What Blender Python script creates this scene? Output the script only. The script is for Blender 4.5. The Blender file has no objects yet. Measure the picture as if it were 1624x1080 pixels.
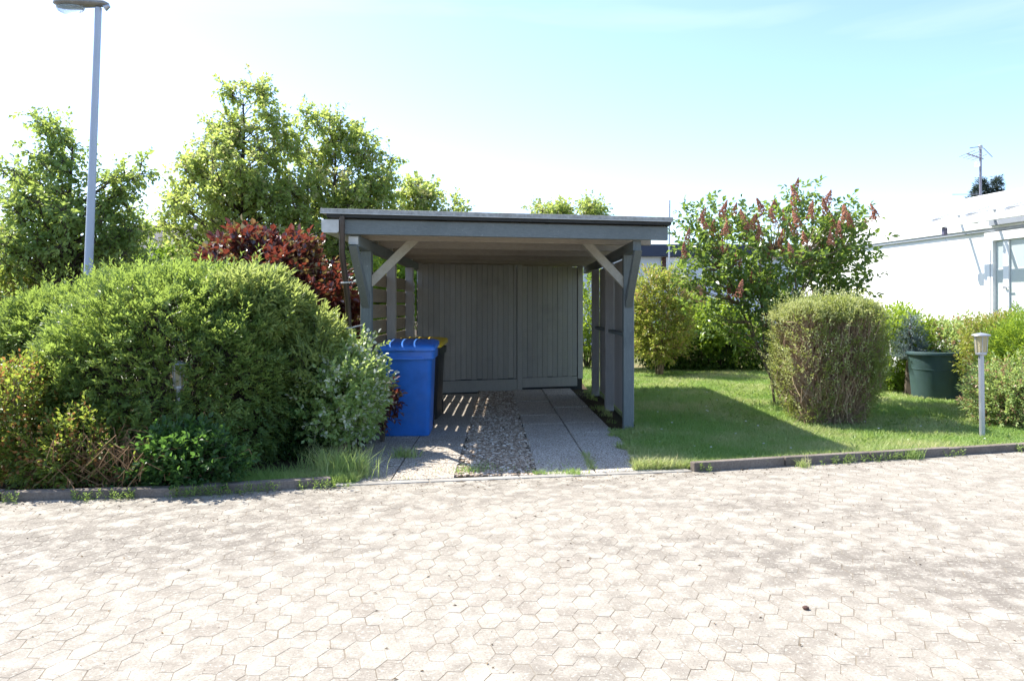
import bpy, math, random
import numpy as np
from mathutils import Vector, Matrix
R = math.radians
scene = bpy.context.scene
C = scene.collection
rng = np.random.default_rng(7)
random.seed(5)

# ------------------------------------------------------------------ camera
F = 1250.0 / 1624.0
CAM_Z = 1.42
cam = bpy.data.cameras.new('camera')
cam.sensor_width = 36.0
cam.lens = 36.0 * F
cam.shift_y = -54.0 / 1624.0
cam.clip_end = 2000
cam_o = bpy.data.objects.new('camera', cam)
C.objects.link(cam_o)
cam_o.location = (0, 0, CAM_Z)
cam_o.rotation_euler = (R(90), 0, 0)
scene.camera = cam_o

# ------------------------------------------------------------------ light
TRAVEL = Vector((0.69, -0.42, -1.0)).normalized()      # way the sunlight travels
SUN_EL = math.asin(-TRAVEL.z)
SUN_AZ = math.atan2(-TRAVEL.x, -TRAVEL.y)              # from +Y, clockwise positive
w = bpy.data.worlds.new('World')
scene.world = w
w.use_nodes = True
wn = w.node_tree
wn.nodes.clear()
sky = wn.nodes.new('ShaderNodeTexSky')
sky.sky_type = 'NISHITA'
sky.sun_disc = False
sky.sun_elevation = SUN_EL
sky.sun_rotation = SUN_AZ
sky.air_density = 0.75
sky.dust_density = 0.8
sky.ozone_density = 2.5
bg = wn.nodes.new('ShaderNodeBackground')
bg.inputs['Strength'].default_value = 0.124
wo = wn.nodes.new('ShaderNodeOutputWorld')
# thin streaks of high cloud
tc = wn.nodes.new('ShaderNodeTexCoord')
mp = wn.nodes.new('ShaderNodeMapping')
mp.inputs['Rotation'].default_value = (0.25, 0.5, 0.3)
mp.inputs['Scale'].default_value = (1.6, 1.6, 13.0)
nz = wn.nodes.new('ShaderNodeTexNoise')
nz.inputs['Scale'].default_value = 1.3
nz.inputs['Detail'].default_value = 6
nz.inputs['Distortion'].default_value = 0.4
cr = wn.nodes.new('ShaderNodeMapRange')
cr.inputs['From Min'].default_value = 0.54
cr.inputs['From Max'].default_value = 0.80
cr.inputs['To Max'].default_value = 0.16
mx = wn.nodes.new('ShaderNodeMix')
mx.data_type = 'RGBA'
mx.inputs[7].default_value = (4.5, 4.6, 4.7, 1)
L = wn.links.new
L(tc.outputs['Generated'], mp.inputs['Vector'])
L(mp.outputs['Vector'], nz.inputs['Vector'])
L(nz.outputs['Fac'], cr.inputs['Value'])
L(cr.outputs['Result'], mx.inputs[0])
L(sky.outputs['Color'], mx.inputs[6])
L(mx.outputs[2], bg.inputs['Color'])
L(bg.outputs['Background'], wo.inputs['Surface'])

sun = bpy.data.lights.new('sun', 'SUN')
sun.energy = 3.7
sun.angle = R(0.53)
sun.color = (1.0, 0.95, 0.86)
sun_o = bpy.data.objects.new('sun', sun)
C.objects.link(sun_o)
sun_o.location = (-8, 6, 14)
sun_o.rotation_euler = TRAVEL.to_track_quat('-Z', 'Y').to_euler()

scene.view_settings.view_transform = 'Standard'
scene.view_settings.look = 'None'
scene.view_settings.exposure = 1.7
scene.view_settings.gamma = 1.0
scene.cycles.max_bounces = 10
scene.cycles.diffuse_bounces = 8
scene.cycles.transmission_bounces = 6
scene.cycles.sample_clamp_indirect = 0

# ------------------------------------------------------------------ helpers
def at(px, py, Y):
    """world point at depth Y that the photograph shows at pixel (px, py)"""
    return Vector(((px - 812.0) / 1250.0 * Y, Y, CAM_Z - (py - 486.0) / 1250.0 * Y))

def gnd(px, py, z=0.0):
    Y = (CAM_Z - z) * 1250.0 / (py - 486.0)
    return Vector(((px - 812.0) / 1250.0 * Y, Y, z))

def tag(o, label=None, cat=None, group=None, kind=None):
    if label: o['label'] = label
    if cat: o['category'] = cat
    if group: o['group'] = group
    if kind: o['kind'] = kind
    return o

def empty(name, loc, label=None, cat=None, group=None, rz=0.0):
    o = bpy.data.objects.new(name, None)
    o.empty_display_size = 0.2
    C.objects.link(o)
    o.location = loc
    o.rotation_euler = (0, 0, rz)
    return tag(o, label, cat, group)

def make_mesh(name, V, faces, mats, parent=None, smooth=False, tint=None, bevel=0.0, matidx=None, world=True):
    """V (n,3) in world space (or in the parent's space when world is False); faces: list of int arrays (k,m)"""
    V = np.asarray(V, dtype=np.float32).reshape(-1, 3)
    if parent is not None and world:
        Mi = np.array(parent_matrix(parent).inverted(), dtype=np.float32)
        V = V @ Mi[:3, :3].T + Mi[:3, 3]
    me = bpy.data.meshes.new(name)
    me.vertices.add(len(V))
    me.vertices.foreach_set('co', V.ravel())
    loops = []
    starts = []
    k = 0
    for f in faces:
        f = np.asarray(f, dtype=np.int32)
        if f.size == 0:
            continue
        n, m = f.shape
        loops.append(f.ravel())
        starts.append(k + np.arange(n, dtype=np.int32) * m)
        k += n * m
    loops = np.concatenate(loops)
    starts = np.concatenate(starts)
    me.loops.add(len(loops))
    me.loops.foreach_set('vertex_index', loops)
    me.polygons.add(len(starts))
    me.polygons.foreach_set('loop_start', starts)
    if not isinstance(mats, (list, tuple)):
        mats = [mats]
    for m_ in mats:
        me.materials.append(m_)
    if matidx is not None:
        me.polygons.foreach_set('material_index', np.asarray(matidx, dtype=np.int32))
    me.update(calc_edges=True)
    me.polygons.foreach_set('use_smooth', np.full(len(starts), bool(smooth)))
    if tint is not None:
        a = me.attributes.new('tint', 'FLOAT', 'POINT')
        a.data.foreach_set('value', np.asarray(tint, dtype=np.float32))
    o = bpy.data.objects.new(name, me)
    C.objects.link(o)
    if parent is not None:
        o.parent = parent
    if bevel > 0:
        b = o.modifiers.new('bevel', 'BEVEL')
        b.width = bevel
        b.segments = 2
        b.limit_method = 'ANGLE'
        b.angle_limit = R(35)
    return o

def parent_matrix(o):
    m = Matrix.LocRotScale(o.location, o.rotation_euler, o.scale)
    if o.parent is not None:
        m = parent_matrix(o.parent) @ m
    return m

class MB:
    """collects solids and builds them as one mesh"""
    def __init__(s):
        s.v = []; s.q = []; s.t = []; s.ng = []; s.n = 0
    def add(s, V, quads=(), tris=(), ngons=()):
        V = np.asarray(V, dtype=float).reshape(-1, 3)
        s.v.append(V)
        for f in quads: s.q.append([i + s.n for i in f])
        for f in tris: s.t.append([i + s.n for i in f])
        for f in ngons: s.ng.append([i + s.n for i in f])
        s.n += len(V)
    def box8(s, P):
        s.add(P, quads=[(0, 3, 2, 1), (4, 5, 6, 7), (0, 1, 5, 4), (1, 2, 6, 5), (2, 3, 7, 6), (3, 0, 4, 7)])
    def box(s, x0, x1, y0, y1, z0, z1):
        s.box8([(x0, y0, z0), (x1, y0, z0), (x1, y1, z0), (x0, y1, z0), (x0, y0, z1), (x1, y0, z1), (x1, y1, z1), (x0, y1, z1)])
    def beam(s, p0, p1, wd, ht, up=(0, 0, 1)):
        """box along p0-p1, wd across, ht along up, centred on the line"""
        p0 = Vector(p0); p1 = Vector(p1)
        d = (p1 - p0).normalized()
        u = Vector(up)
        sd = d.cross(u).normalized()
        u = sd.cross(d).normalized()
        P = []
        for e in (p0, p1):
            for a, b in ((-1, -1), (1, -1), (1, 1), (-1, 1)):
                P.append(e + sd * (a * wd / 2) + u * (b * ht / 2))
        s.add([tuple(p) for p in P], quads=[(0, 1, 2, 3), (7, 6, 5, 4), (0, 4, 5, 1), (1, 5, 6, 2), (2, 6, 7, 3), (3, 7, 4, 0)])
    def tube(s, path, rad, n=10, caps=True):
        path = [Vector(p) for p in path]
        if not hasattr(rad, '__len__'): rad = [rad] * len(path)
        base = s.n
        V = []
        ref = None
        for i, p in enumerate(path):
            a = path[max(i - 1, 0)]; b = path[min(i + 1, len(path) - 1)]
            d = (b - a).normalized()
            if ref is None:
                ref = d.orthogonal().normalized()
            ref = (ref - d * ref.dot(d)).normalized()
            bn = d.cross(ref)
            for k in range(n):
                t = 2 * math.pi * k / n
                V.append(tuple(p + (ref * math.cos(t) + bn * math.sin(t)) * rad[i]))
        Q = []
        for i in range(len(path) - 1):
            for k in range(n):
                k2 = (k + 1) % n
                Q.append((i * n + k, i * n + k2, (i + 1) * n + k2, (i + 1) * n + k))
        ng = []
        if caps:
            ng = [tuple(range(n))[::-1], tuple((len(path) - 1) * n + k for k in range(n))]
        s.add(V, quads=Q, ngons=ng)
    def lathe(s, c, prof, n=24, axis=None):
        c = Vector(c)
        V = []
        for r, z in prof:
            for k in range(n):
                t = 2 * math.pi * k / n
                V.append((c.x + r * math.cos(t), c.y + r * math.sin(t), c.z + z))
        Q = []
        for i in range(len(prof) - 1):
            for k in range(n):
                k2 = (k + 1) % n
                Q.append((i * n + k, i * n + k2, (i + 1) * n + k2, (i + 1) * n + k))
        ng = []
        if prof[0][0] > 1e-5: ng.append(tuple(range(n))[::-1])
        if prof[-1][0] > 1e-5: ng.append(tuple((len(prof) - 1) * n + k for k in range(n)))
        s.add(V, quads=Q, ngons=ng)
    def build(s, name, mat, parent=None, bevel=0.0, smooth=False):
        V = np.concatenate(s.v)
        faces = []
        if s.q: faces.append(np.array(s.q))
        if s.t: faces.append(np.array(s.t))
        for g in s.ng: faces.append(np.array([g]))
        o = make_mesh(name, V, faces, mat, parent, bevel=bevel)
        if smooth:
            me = o.data
            me.polygons.foreach_set('use_smooth', np.array([len(p.vertices) < 5 for p in me.polygons], dtype=bool))
            if hasattr(me, 'set_sharp_from_angle'):
                me.set_sharp_from_angle(angle=R(40))
        return o

# ------------------------------------------------------------------ materials
class NT:
    def __init__(s, name):
        s.m = bpy.data.materials.new(name)
        s.m.use_nodes = True
        s.t = s.m.node_tree
        s.t.nodes.clear()
        s.out = s.n('ShaderNodeOutputMaterial')
    def n(s, k): return s.t.nodes.new(k)
    def l(s, a, b): s.t.links.new(a, b)
    def val(s, sock, v):
        if isinstance(v, bpy.types.NodeSocket): s.l(v, sock)
        else: sock.default_value = v
    def noise(s, scale, detail=4, rough=0.55, vec=None, sc=None):
        n = s.n('ShaderNodeTexNoise')
        n.inputs['Scale'].default_value = scale
        n.inputs['Detail'].default_value = detail
        n.inputs['Roughness'].default_value = rough
        if vec is None: vec = s.obj()
        if sc is not None:
            mp = s.n('ShaderNodeMapping'); mp.inputs['Scale'].default_value = sc
            s.l(vec, mp.inputs['Vector']); vec = mp.outputs['Vector']
        s.l(vec, n.inputs['Vector'])
        return n.outputs['Fac']
    def obj(s):
        g = s.n('ShaderNodeNewGeometry')
        return g.outputs['Position']
    def island(s):
        g = s.n('ShaderNodeNewGeometry')
        return g.outputs['Random Per Island']
    def attr(s, nm):
        a = s.n('ShaderNodeAttribute'); a.attribute_name = nm
        return a.outputs['Fac']
    def rng(s, v, a, b, c=0.0, d=1.0):
        m = s.n('ShaderNodeMapRange')
        s.l(v, m.inputs['Value'])
        m.inputs['From Min'].default_value = a; m.inputs['From Max'].default_value = b
        m.inputs['To Min'].default_value = c; m.inputs['To Max'].default_value = d
        return m.outputs['Result']
    def math(s, op, a, b=0.0):
        m = s.n('ShaderNodeMath'); m.operation = op
        s.val(m.inputs[0], a); s.val(m.inputs[1], b)
        return m.outputs[0]
    def mix(s, f, a, b, mode='MIX'):
        m = s.n('ShaderNodeMix'); m.data_type = 'RGBA'; m.blend_type = mode
        s.val(m.inputs[0], f)
        for sock, v in ((m.inputs[6], a), (m.inputs[7], b)):
            if isinstance(v, bpy.types.NodeSocket): s.l(v, sock)
            else: sock.default_value = (*v, 1.0)
        return m.outputs[2]
    def bsdf(s, col, rough=0.6, metal=0.0, spec=0.5, normal=None):
        b = s.n('ShaderNodeBsdfPrincipled')
        if isinstance(col, bpy.types.NodeSocket): s.l(col, b.inputs['Base Color'])
        else: b.inputs['Base Color'].default_value = (*col, 1.0)
        s.val(b.inputs['Roughness'], rough)
        b.inputs['Metallic'].default_value = metal
        b.inputs['Specular IOR Level'].default_value = spec
        if normal is not None: s.l(normal, b.inputs['Normal'])
        return b
    def bump(s, h, strength=0.3, dist=0.01):
        b = s.n('ShaderNodeBump')
        b.inputs['Strength'].default_value = strength
        b.inputs['Distance'].default_value = dist
        s.l(h, b.inputs['Height'])
        return b.outputs['Normal']
    def done(s, shader):
        s.l(shader, s.out.inputs['Surface'])
        return s.m

def leaf_mat(name, c1, c2, tr, c3=None, fac=0.42, rough=0.42, nscale=2.0, spec=0.4):
    """c1/c2: range of leaf colours over leaves and clumps; c3: rarer odd leaves; tr: colour of light coming through"""
    n = NT(name)
    isl = n.attr('tint')
    nz = n.noise(nscale, 2)
    f = n.math('ADD', n.math('MULTIPLY', isl, 0.6), n.rng(nz, 0.3, 0.7, -0.1, 0.5))
    col = n.mix(f, c1, c2)
    trc = n.mix(f, tuple(x * 0.75 for x in tr), tr)
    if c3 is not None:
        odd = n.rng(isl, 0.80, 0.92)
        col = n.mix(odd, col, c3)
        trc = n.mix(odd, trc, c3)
    b = n.bsdf(col, rough, 0, spec)
    t = n.n('ShaderNodeBsdfTranslucent')
    n.l(trc, t.inputs['Color'])
    m = n.n('ShaderNodeMixShader')
    m.inputs[0].default_value = fac
    n.l(b.outputs[0], m.inputs[1]); n.l(t.outputs[0], m.inputs[2])
    return n.done(m.outputs[0])

def wood_mat(name, c1, c2, axis=(1, 1, 12), scale=6, rough=0.75, wear=None):
    n = NT(name)
    g = n.noise(scale, 6, 0.6, sc=axis)
    isl = n.island()
    col = n.mix(n.rng(g, 0.3, 0.7), c1, c2)
    col = n.mix(n.math('MULTIPLY', isl, 0.42), col, tuple(x * 0.62 for x in c1))
    st = n.noise(scale * 5, 4, 0.7, sc=axis)
    col = n.mix(n.rng(st, 0.52, 0.70, 0, 0.4), col, tuple(x * 0.6 for x in c1))
    pl = n.noise(scale * 2.2, 5, 0.7, sc=axis)
    col = n.mix(n.rng(pl, 0.58, 0.72, 0, 0.4), col, tuple(min(.8, x * 1.45) for x in c2))
    blot = n.noise(2.3, 5, 0.6)
    col = n.mix(n.rng(blot, 0.52, 0.72, 0, 0.5), col, tuple(x * 0.7 for x in c1))
    if wear:
        sp = n.noise(38, 3, 0.6)
        col = n.mix(n.rng(sp, 0.66, 0.72, 0, 0.7), col, wear)
    return n.done(n.bsdf(col, rough, 0, 0.3, n.bump(st, 0.45, 0.004)).outputs[0])

def plain_mat(name, c, rough=0.5, metal=0.0, spec=0.5, var=0.12, nscale=9.0, dirt=None):
    n = NT(name)
    g = n.noise(nscale, 5, 0.6)
    col = n.mix(n.rng(g, 0.3, 0.7), tuple(x * (1 - var) for x in c), tuple(min(1, x * (1 + var)) for x in c))
    if dirt:
        d = n.noise(3.1, 6, 0.65)
        col = n.mix(n.rng(d, 0.5, 0.75, 0, 0.6), col, dirt)
    return n.done(n.bsdf(col, n.rng(g, 0.3, 0.7, rough * 0.85, min(1, rough * 1.15)), metal, spec, n.bump(g, 0.06, 0.004)).outputs[0])

M = {}
M['post'] = wood_mat('slate_blue_paint', (0.135, 0.158, 0.158), (0.195, 0.215, 0.208), (14, 14, 1.2), wear=(0.32, 0.33, 0.32))
M['beam'] = wood_mat('slate_blue_beam_paint', (0.135, 0.162, 0.168), (0.19, 0.215, 0.217), (1.2, 14, 14), wear=(0.3, 0.31, 0.3))
M['door'] = wood_mat('grey_board_paint', (0.37, 0.36, 0.335), (0.45, 0.435, 0.405), (16, 16, 1.0), wear=(0.3, 0.3, 0.28))
M['panel'] = wood_mat('violet_grey_paint', (0.37, 0.35, 0.33), (0.44, 0.42, 0.40), (14, 14, 1.0))
M['raw'] = wood_mat('raw_timber', (0.36, 0.33, 0.27), (0.45, 0.42, 0.35), (5, 5, 5))
M['plank'] = wood_mat('ceiling_planks', (0.46, 0.42, 0.355), (0.55, 0.50, 0.43), (1.0, 12, 12))
M['rafter'] = wood_mat('grey_rafters', (0.34, 0.30, 0.25), (0.42, 0.38, 0.32), (1.0, 12, 12))
M['fence_board'] = wood_mat('brown_fence_boards', (0.27, 0.215, 0.155), (0.36, 0.29, 0.21), (12, 1.0, 12))
M['gutter'] = plain_mat('weathered_zinc_white', (0.50, 0.50, 0.47), 0.6, 0, 0.4, 0.12, 14, dirt=(0.3, 0.3, 0.27))
M['pipe'] = plain_mat('brown_downpipe', (0.045, 0.032, 0.026), 0.38, 0, 0.5, 0.2, 8, dirt=(0.10, 0.085, 0.07))
M['felt'] = plain_mat('roof_felt_edge', (0.34, 0.34, 0.32), 0.9, 0, 0.2, 0.3, 30, dirt=(0.20, 0.20, 0.17))
M['dark_fascia'] = wood_mat('dark_fascia', (0.035, 0.04, 0.045), (0.055, 0.06, 0.065), (1.2, 14, 14))
M['zinc'] = plain_mat('galvanised_metal', (0.42, 0.43, 0.46), 0.42, 0.6, 0.5, 0.08, 12)
M['lamp_paint'] = plain_mat('lamp_post_grey_paint', (0.42, 0.46, 0.53), 0.45, 0.1, 0.5, 0.05, 5)
M['lamp_head'] = plain_mat('lamp_head_grey', (0.27, 0.26, 0.24), 0.5, 0.1, 0.5, 0.2, 9, dirt=(0.2, 0.16, 0.12))
M['blue'] = plain_mat('blue_bin_plastic', (0.022, 0.14, 0.50), 0.42, 0, 0.5, 0.14, 7, dirt=(0.07, 0.17, 0.44))
M['black'] = plain_mat('black_bin_plastic', (0.018, 0.019, 0.022), 0.45, 0, 0.5, 0.2, 7)
M['yellow'] = plain_mat('yellow_lid_plastic', (0.62, 0.42, 0.02), 0.42, 0, 0.5, 0.12, 7, dirt=(0.42, 0.28, 0.03))
M['rubber'] = plain_mat('black_rubber', (0.015, 0.015, 0.015), 0.8)
M['tub'] = plain_mat('green_tub_plastic', (0.040, 0.078, 0.080), 0.5, 0, 0.5, 0.12, 6, dirt=(0.04, 0.09, 0.08))
M['white_render'] = plain_mat('white_render', (0.80, 0.80, 0.79), 0.9, 0, 0.2, 0.03, 3)
M['white_paint'] = plain_mat('white_gloss_paint', (0.80, 0.80, 0.80), 0.4, 0, 0.5, 0.03, 3)
M['cool_white'] = plain_mat('pale_blue_render', (0.62, 0.66, 0.71), 0.9, 0, 0.2, 0.05, 3)
M['navy'] = plain_mat('navy_roof_band', (0.035, 0.045, 0.075), 0.6, 0, 0.3, 0.1)
M['brick'] = plain_mat('dark_brick_trim', (0.10, 0.055, 0.045), 0.9, 0, 0.2, 0.4, 22)
M['tan_wood'] = wood_mat('tan_wood', (0.34, 0.17, 0.09), (0.42, 0.22, 0.12), (12, 12, 1))
M['grey_wall'] = plain_mat('grey_garage_wall', (0.36, 0.38, 0.42), 0.9, 0, 0.2, 0.06, 2)
M['dark_roof'] = plain_mat('dark_roof_tiles', (0.05, 0.052, 0.06), 0.8, 0, 0.3, 0.25, 6)
M['dark_gap'] = plain_mat('dark_opening', (0.05, 0.05, 0.055), 0.9)
M['grey_trim'] = plain_mat('grey_metal_trim', (0.36, 0.38, 0.40), 0.5, 0.2)
M['mast_grey'] = plain_mat('mast_grey', (0.16, 0.16, 0.19), 0.5, 0.2)
M['violet_pipe'] = plain_mat('violet_grey_pipe', (0.13, 0.12, 0.18), 0.5, 0.1)
M['slab_stone'] = None
def glass_mat(name, c, rough=0.05):
    n = NT(name)
    return n.done(n.bsdf(c, rough, 0.0, 0.8).outputs[0])
M['glass'] = glass_mat('window_glass', (0.52, 0.57, 0.55), 0.12)
M['dark_glass'] = glass_mat('canopy_glass', (0.10, 0.11, 0.13), 0.12)
def clear_mat(name, c, rough, trans=0.85):
    n = NT(name)
    b = n.bsdf(c, rough, 0, 0.5)
    b.inputs['Transmission Weight'].default_value = trans
    b.inputs['IOR'].default_value = 1.2
    return n.done(b.outputs[0])
def canopy_mat():
    n = NT('clear_canopy_glass')
    t = n.n('ShaderNodeBsdfTransparent'); t.inputs['Color'].default_value = (.86, .88, .9, 1)
    b = n.bsdf((0.10, 0.11, 0.13), .1, 0, .8)
    m = n.n('ShaderNodeMixShader')
    f = n.n('ShaderNodeLayerWeight'); f.inputs['Blend'].default_value = .35
    n.l(f.outputs['Facing'], m.inputs[0])
    n.l(t.outputs[0], m.inputs[1]); n.l(b.outputs[0], m.inputs[2])
    return n.done(m.outputs[0])
M['canopy_glass'] = canopy_mat()
M['lamp_glass'] = clear_mat('lamp_cover_plastic', (0.80, 0.90, 0.98), 0.25)
M['lantern_glass'] = clear_mat('lantern_cover', (0.62, 0.54, 0.34), 0.35, 0.45)
M['bark'] = wood_mat('bark', (0.07, 0.055, 0.04), (0.13, 0.105, 0.08), (9, 9, 2), 8, 0.9)
M['bark_light'] = wood_mat('light_stems', (0.20, 0.15, 0.09), (0.30, 0.23, 0.15), (9, 9, 2), 8, 0.9)
M['dead_twig'] = wood_mat('dead_twigs', (0.22, 0.125, 0.06), (0.34, 0.21, 0.11), (9, 9, 2), 8, 0.9)
M['brown_twig'] = wood_mat('brown_inner_twigs', (0.30, 0.205, 0.13), (0.46, 0.34, 0.225), (9, 9, 2), 8, 0.9)

# soil / gravel / road / kerb materials
def soil_mat():
    n = NT('dark_soil')
    a = n.noise(14, 7, 0.7); b = n.noise(2.0, 4)
    col = n.mix(n.rng(a, 0.3, 0.7), (0.035, 0.025, 0.017), (0.085, 0.06, 0.04))
    col = n.mix(n.rng(b, 0.45, 0.7, 0, 0.6), col, (0.07, 0.075, 0.03))
    return n.done(n.bsdf(col, 0.95, 0, 0.1, n.bump(a, 0.8, 0.03)).outputs[0])
M['soil'] = soil_mat()
def lawn_mat():
    n = NT('lawn_earth')
    a = n.noise(25, 6, 0.7); b = n.noise(1.1, 4)
    col = n.mix(n.rng(a, 0.3, 0.7), (0.09, 0.10, 0.04), (0.17, 0.17, 0.07))
    col = n.mix(n.rng(b, 0.5, 0.68, 0, 0.7), col, (0.26, 0.20, 0.11))
    return n.done(n.bsdf(col, 0.95, 0, 0.1, n.bump(a, 0.6, 0.02)).outputs[0])
M['lawn'] = lawn_mat()
# worn and dirty places on the paving: x, y, half sizes, strength
STAINS = [(-2.5, 4.6, 2.3, .85, .8), (2.7, 4.0, 1.5, 1.0, .7), (-.9, 5.6, 2.2, .5, .6), (1.3, 4.5, 1.4, .5, .45), (-1.2, 3.6, 2.0, .7, -.8), (.6, 5.3, 1.6, .5, -.6), (-.3, 4.2, 1.3, .8, -.6)]
def road_mat(name='road_pavers', joint=False):
    n = NT(name)
    if joint:
        a = n.noise(20, 5, 0.7); b = n.noise(1.5, 4)
        col = n.mix(n.rng(a, 0.3, 0.7), (0.10, 0.080, 0.058), (0.22, 0.19, 0.15))
        c_ = n.noise(3.0, 5, 0.7)
        col = n.mix(n.rng(c_, 0.44, 0.60, 0, .8), col, (0.25, 0.215, 0.165))
        col = n.mix(n.rng(b, 0.58, 0.75, 0, 0.8), col, (0.07, 0.075, 0.035))
        return n.done(n.bsdf(col, 0.95, 0, 0.1).outputs[0])
    isl = n.island()
    fine = n.noise(95, 3, 0.75)
    mid = n.noise(26, 5, 0.7)
    blot = n.noise(6.5, 6, 0.7)
    big = n.noise(0.6, 5, 0.6, sc=(0.7, 1.7, 1))
    col = n.mix(n.rng(mid, 0.34, 0.64), (0.203, 0.180, 0.147), (0.308, 0.282, 0.240))
    col = n.mix(n.math('MULTIPLY', n.rng(isl, 0.7, 1.0), 0.45), col, (0.37, 0.335, 0.28))
    col = n.mix(n.math('MULTIPLY', n.rng(isl, 0.30, 0.0), 0.25), col, (0.17, 0.14, 0.115))
    grime = n.math('ADD', n.rng(big, 0.40, 0.66, 0, .75), n.rng(blot, 0.35, 0.70, -0.5, 0.5))
    for (sx, sy, rx, ry, am) in STAINS:
        mp = n.n('ShaderNodeMapping')
        mp.inputs['Location'].default_value = (-sx / rx, -sy / ry, 0)
        mp.inputs['Scale'].default_value = (1 / rx, 1 / ry, 0)
        n.l(n.obj(), mp.inputs['Vector'])
        ln = n.n('ShaderNodeVectorMath'); ln.operation = 'LENGTH'
        n.l(mp.outputs['Vector'], ln.inputs[0])
        grime = n.math('ADD', grime, n.rng(ln.outputs['Value'], 1.0, 0.1, 0, am))
    gr = n.rng(grime, 0.2, 0.95)
    col = n.mix(n.math('MULTIPLY', gr, 0.85), col, (0.165, 0.147, 0.124))
    col = n.mix(n.math('MULTIPLY', n.rng(blot, 0.52, 0.40), 0.5), col, (0.43, 0.40, 0.345))
    col = n.mix(n.rng(fine, 0.50, 0.66, 0, 0.6), col, (0.120, 0.098, 0.080))
    spk = n.noise(48, 3, 0.7)
    col = n.mix(n.rng(spk, 0.56, 0.66, 0, 0.8), col, (0.42, 0.395, 0.345))
    return n.done(n.bsdf(col, 0.9, 0, 0.25, n.bump(fine, 0.5, 0.004)).outputs[0])
M['road'] = road_mat()
M['joint'] = road_mat('road_joint_sand', True)
def stone_mat(name, c1, c2, dark, sc=60):
    n = NT(name)
    f = n.noise(sc, 4, 0.75); b = n.noise(3, 5)
    col = n.mix(n.rng(f, 0.35, 0.65), c1, c2)
    col = n.mix(n.rng(b, 0.45, 0.7, 0, 0.7), col, dark)
    return n.done(n.bsdf(col, 0.9, 0, 0.2, n.bump(f, 0.4, 0.004)).outputs[0])
M['kerb'] = stone_mat('kerb_concrete', (0.14, 0.117, 0.098), (0.235, 0.20, 0.17), (0.085, 0.07, 0.058))
M['edging'] = stone_mat('pale_edging', (0.26, 0.245, 0.22), (0.36, 0.345, 0.315), (0.2, 0.18, 0.155))
def pebble_mat(name, c1, c2, dark, sc=75):
    n = NT(name)
    v = n.n('ShaderNodeTexVoronoi'); v.inputs['Scale'].default_value = sc
    n.l(n.obj(), v.inputs['Vector'])
    d = v.outputs['Distance']
    s = n.n('ShaderNodeSeparateColor'); n.l(v.outputs['Color'], s.inputs[0])
    col = n.mix(s.outputs[0], c1, c2)
    col = n.mix(n.rng(d, 0.42, 0.62), col, dark)
    b = n.noise(1.6, 5)
    col = n.mix(n.rng(b, 0.5, 0.75, 0, 0.4), col, tuple(x * 0.9 for x in dark))
    inv = n.math('SUBTRACT', 1.0, d)
    return n.done(n.bsdf(col, 0.85, 0, 0.3, n.bump(inv, 0.6, 0.006)).outputs[0])
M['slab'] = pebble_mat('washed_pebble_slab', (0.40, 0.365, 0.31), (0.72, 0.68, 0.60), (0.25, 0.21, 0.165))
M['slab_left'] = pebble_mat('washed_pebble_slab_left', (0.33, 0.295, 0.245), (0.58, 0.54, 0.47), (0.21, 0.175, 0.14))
def gravel_mat():
    n = NT('gravel_stones')
    isl = n.island()
    r = n.n('ShaderNodeValToRGB')
    r.color_ramp.elements[0].color = (0.2, 0.155, 0.115, 1)
    r.color_ramp.elements[1].color = (0.66, 0.60, 0.52, 1)
    e = r.color_ramp.elements.new(0.45); e.color = (0.34, 0.26, 0.185, 1)
    e = r.color_ramp.elements.new(0.8); e.color = (0.5, 0.42, 0.335, 1)
    n.l(isl, r.inputs['Fac'])
    return n.done(n.bsdf(r.outputs['Color'], 0.8, 0, 0.3).outputs[0])
M['gravel'] = gravel_mat()

# foliage
M['yew'] = leaf_mat('yew_needles', (0.07, 0.135, 0.04), (0.24, 0.31, 0.09), (0.42, 0.56, 0.1), fac=0.4, nscale=2.5)
M['privet'] = leaf_mat('lance_leaves', (0.13, 0.19, 0.06), (0.31, 0.37, 0.12), (0.55, 0.64, 0.17), fac=0.42)
M['rose'] = leaf_mat('reddening_shrub_leaves', (0.064, 0.118, 0.029), (0.18, 0.234, 0.054), (0.504, 0.605, 0.084), c3=(0.36, 0.17, 0.06), nscale=3.5)
M['lowleaf'] = leaf_mat('low_plant_leaves', (0.035, 0.085, 0.025), (0.075, 0.15, 0.045), (0.16, 0.32, 0.05))
M['sunlit_tint'] = leaf_mat('highlight_tinted_leaves', (0.16, 0.27, 0.07), (0.38, 0.49, 0.18), (0.55, 0.68, 0.2), c3=(0.74, 0.76, 0.62), fac=0.4, rough=0.35, spec=0.6, nscale=4)  # whitish odd leaves: sunlit highlights painted into the leaf colour
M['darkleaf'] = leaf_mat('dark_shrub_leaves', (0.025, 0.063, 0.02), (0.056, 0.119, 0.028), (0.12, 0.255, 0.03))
M['copper'] = leaf_mat('copper_leaves', (0.03, 0.012, 0.015), (0.12, 0.046, 0.036), (0.32, 0.07, 0.04), c3=(0.30, 0.22, 0.07), fac=0.28, rough=0.28, spec=0.9, nscale=3)
M['birch'] = leaf_mat('left_tree_leaves', (0.1, 0.18, 0.05), (0.28, 0.36, 0.11), (0.52, 0.66, 0.14), nscale=1.4)
M['linden'] = leaf_mat('linden_leaves', (0.145, 0.225, 0.065), (0.35, 0.41, 0.125), (0.62, 0.74, 0.17), c3=(0.46, 0.45, 0.20), fac=0.5, nscale=1.2)
M['lilac'] = leaf_mat('lilac_leaves', (0.055, 0.115, 0.034), (0.165, 0.235, 0.065), (0.32, 0.46, 0.07), rough=0.35, spec=0.5)
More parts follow.
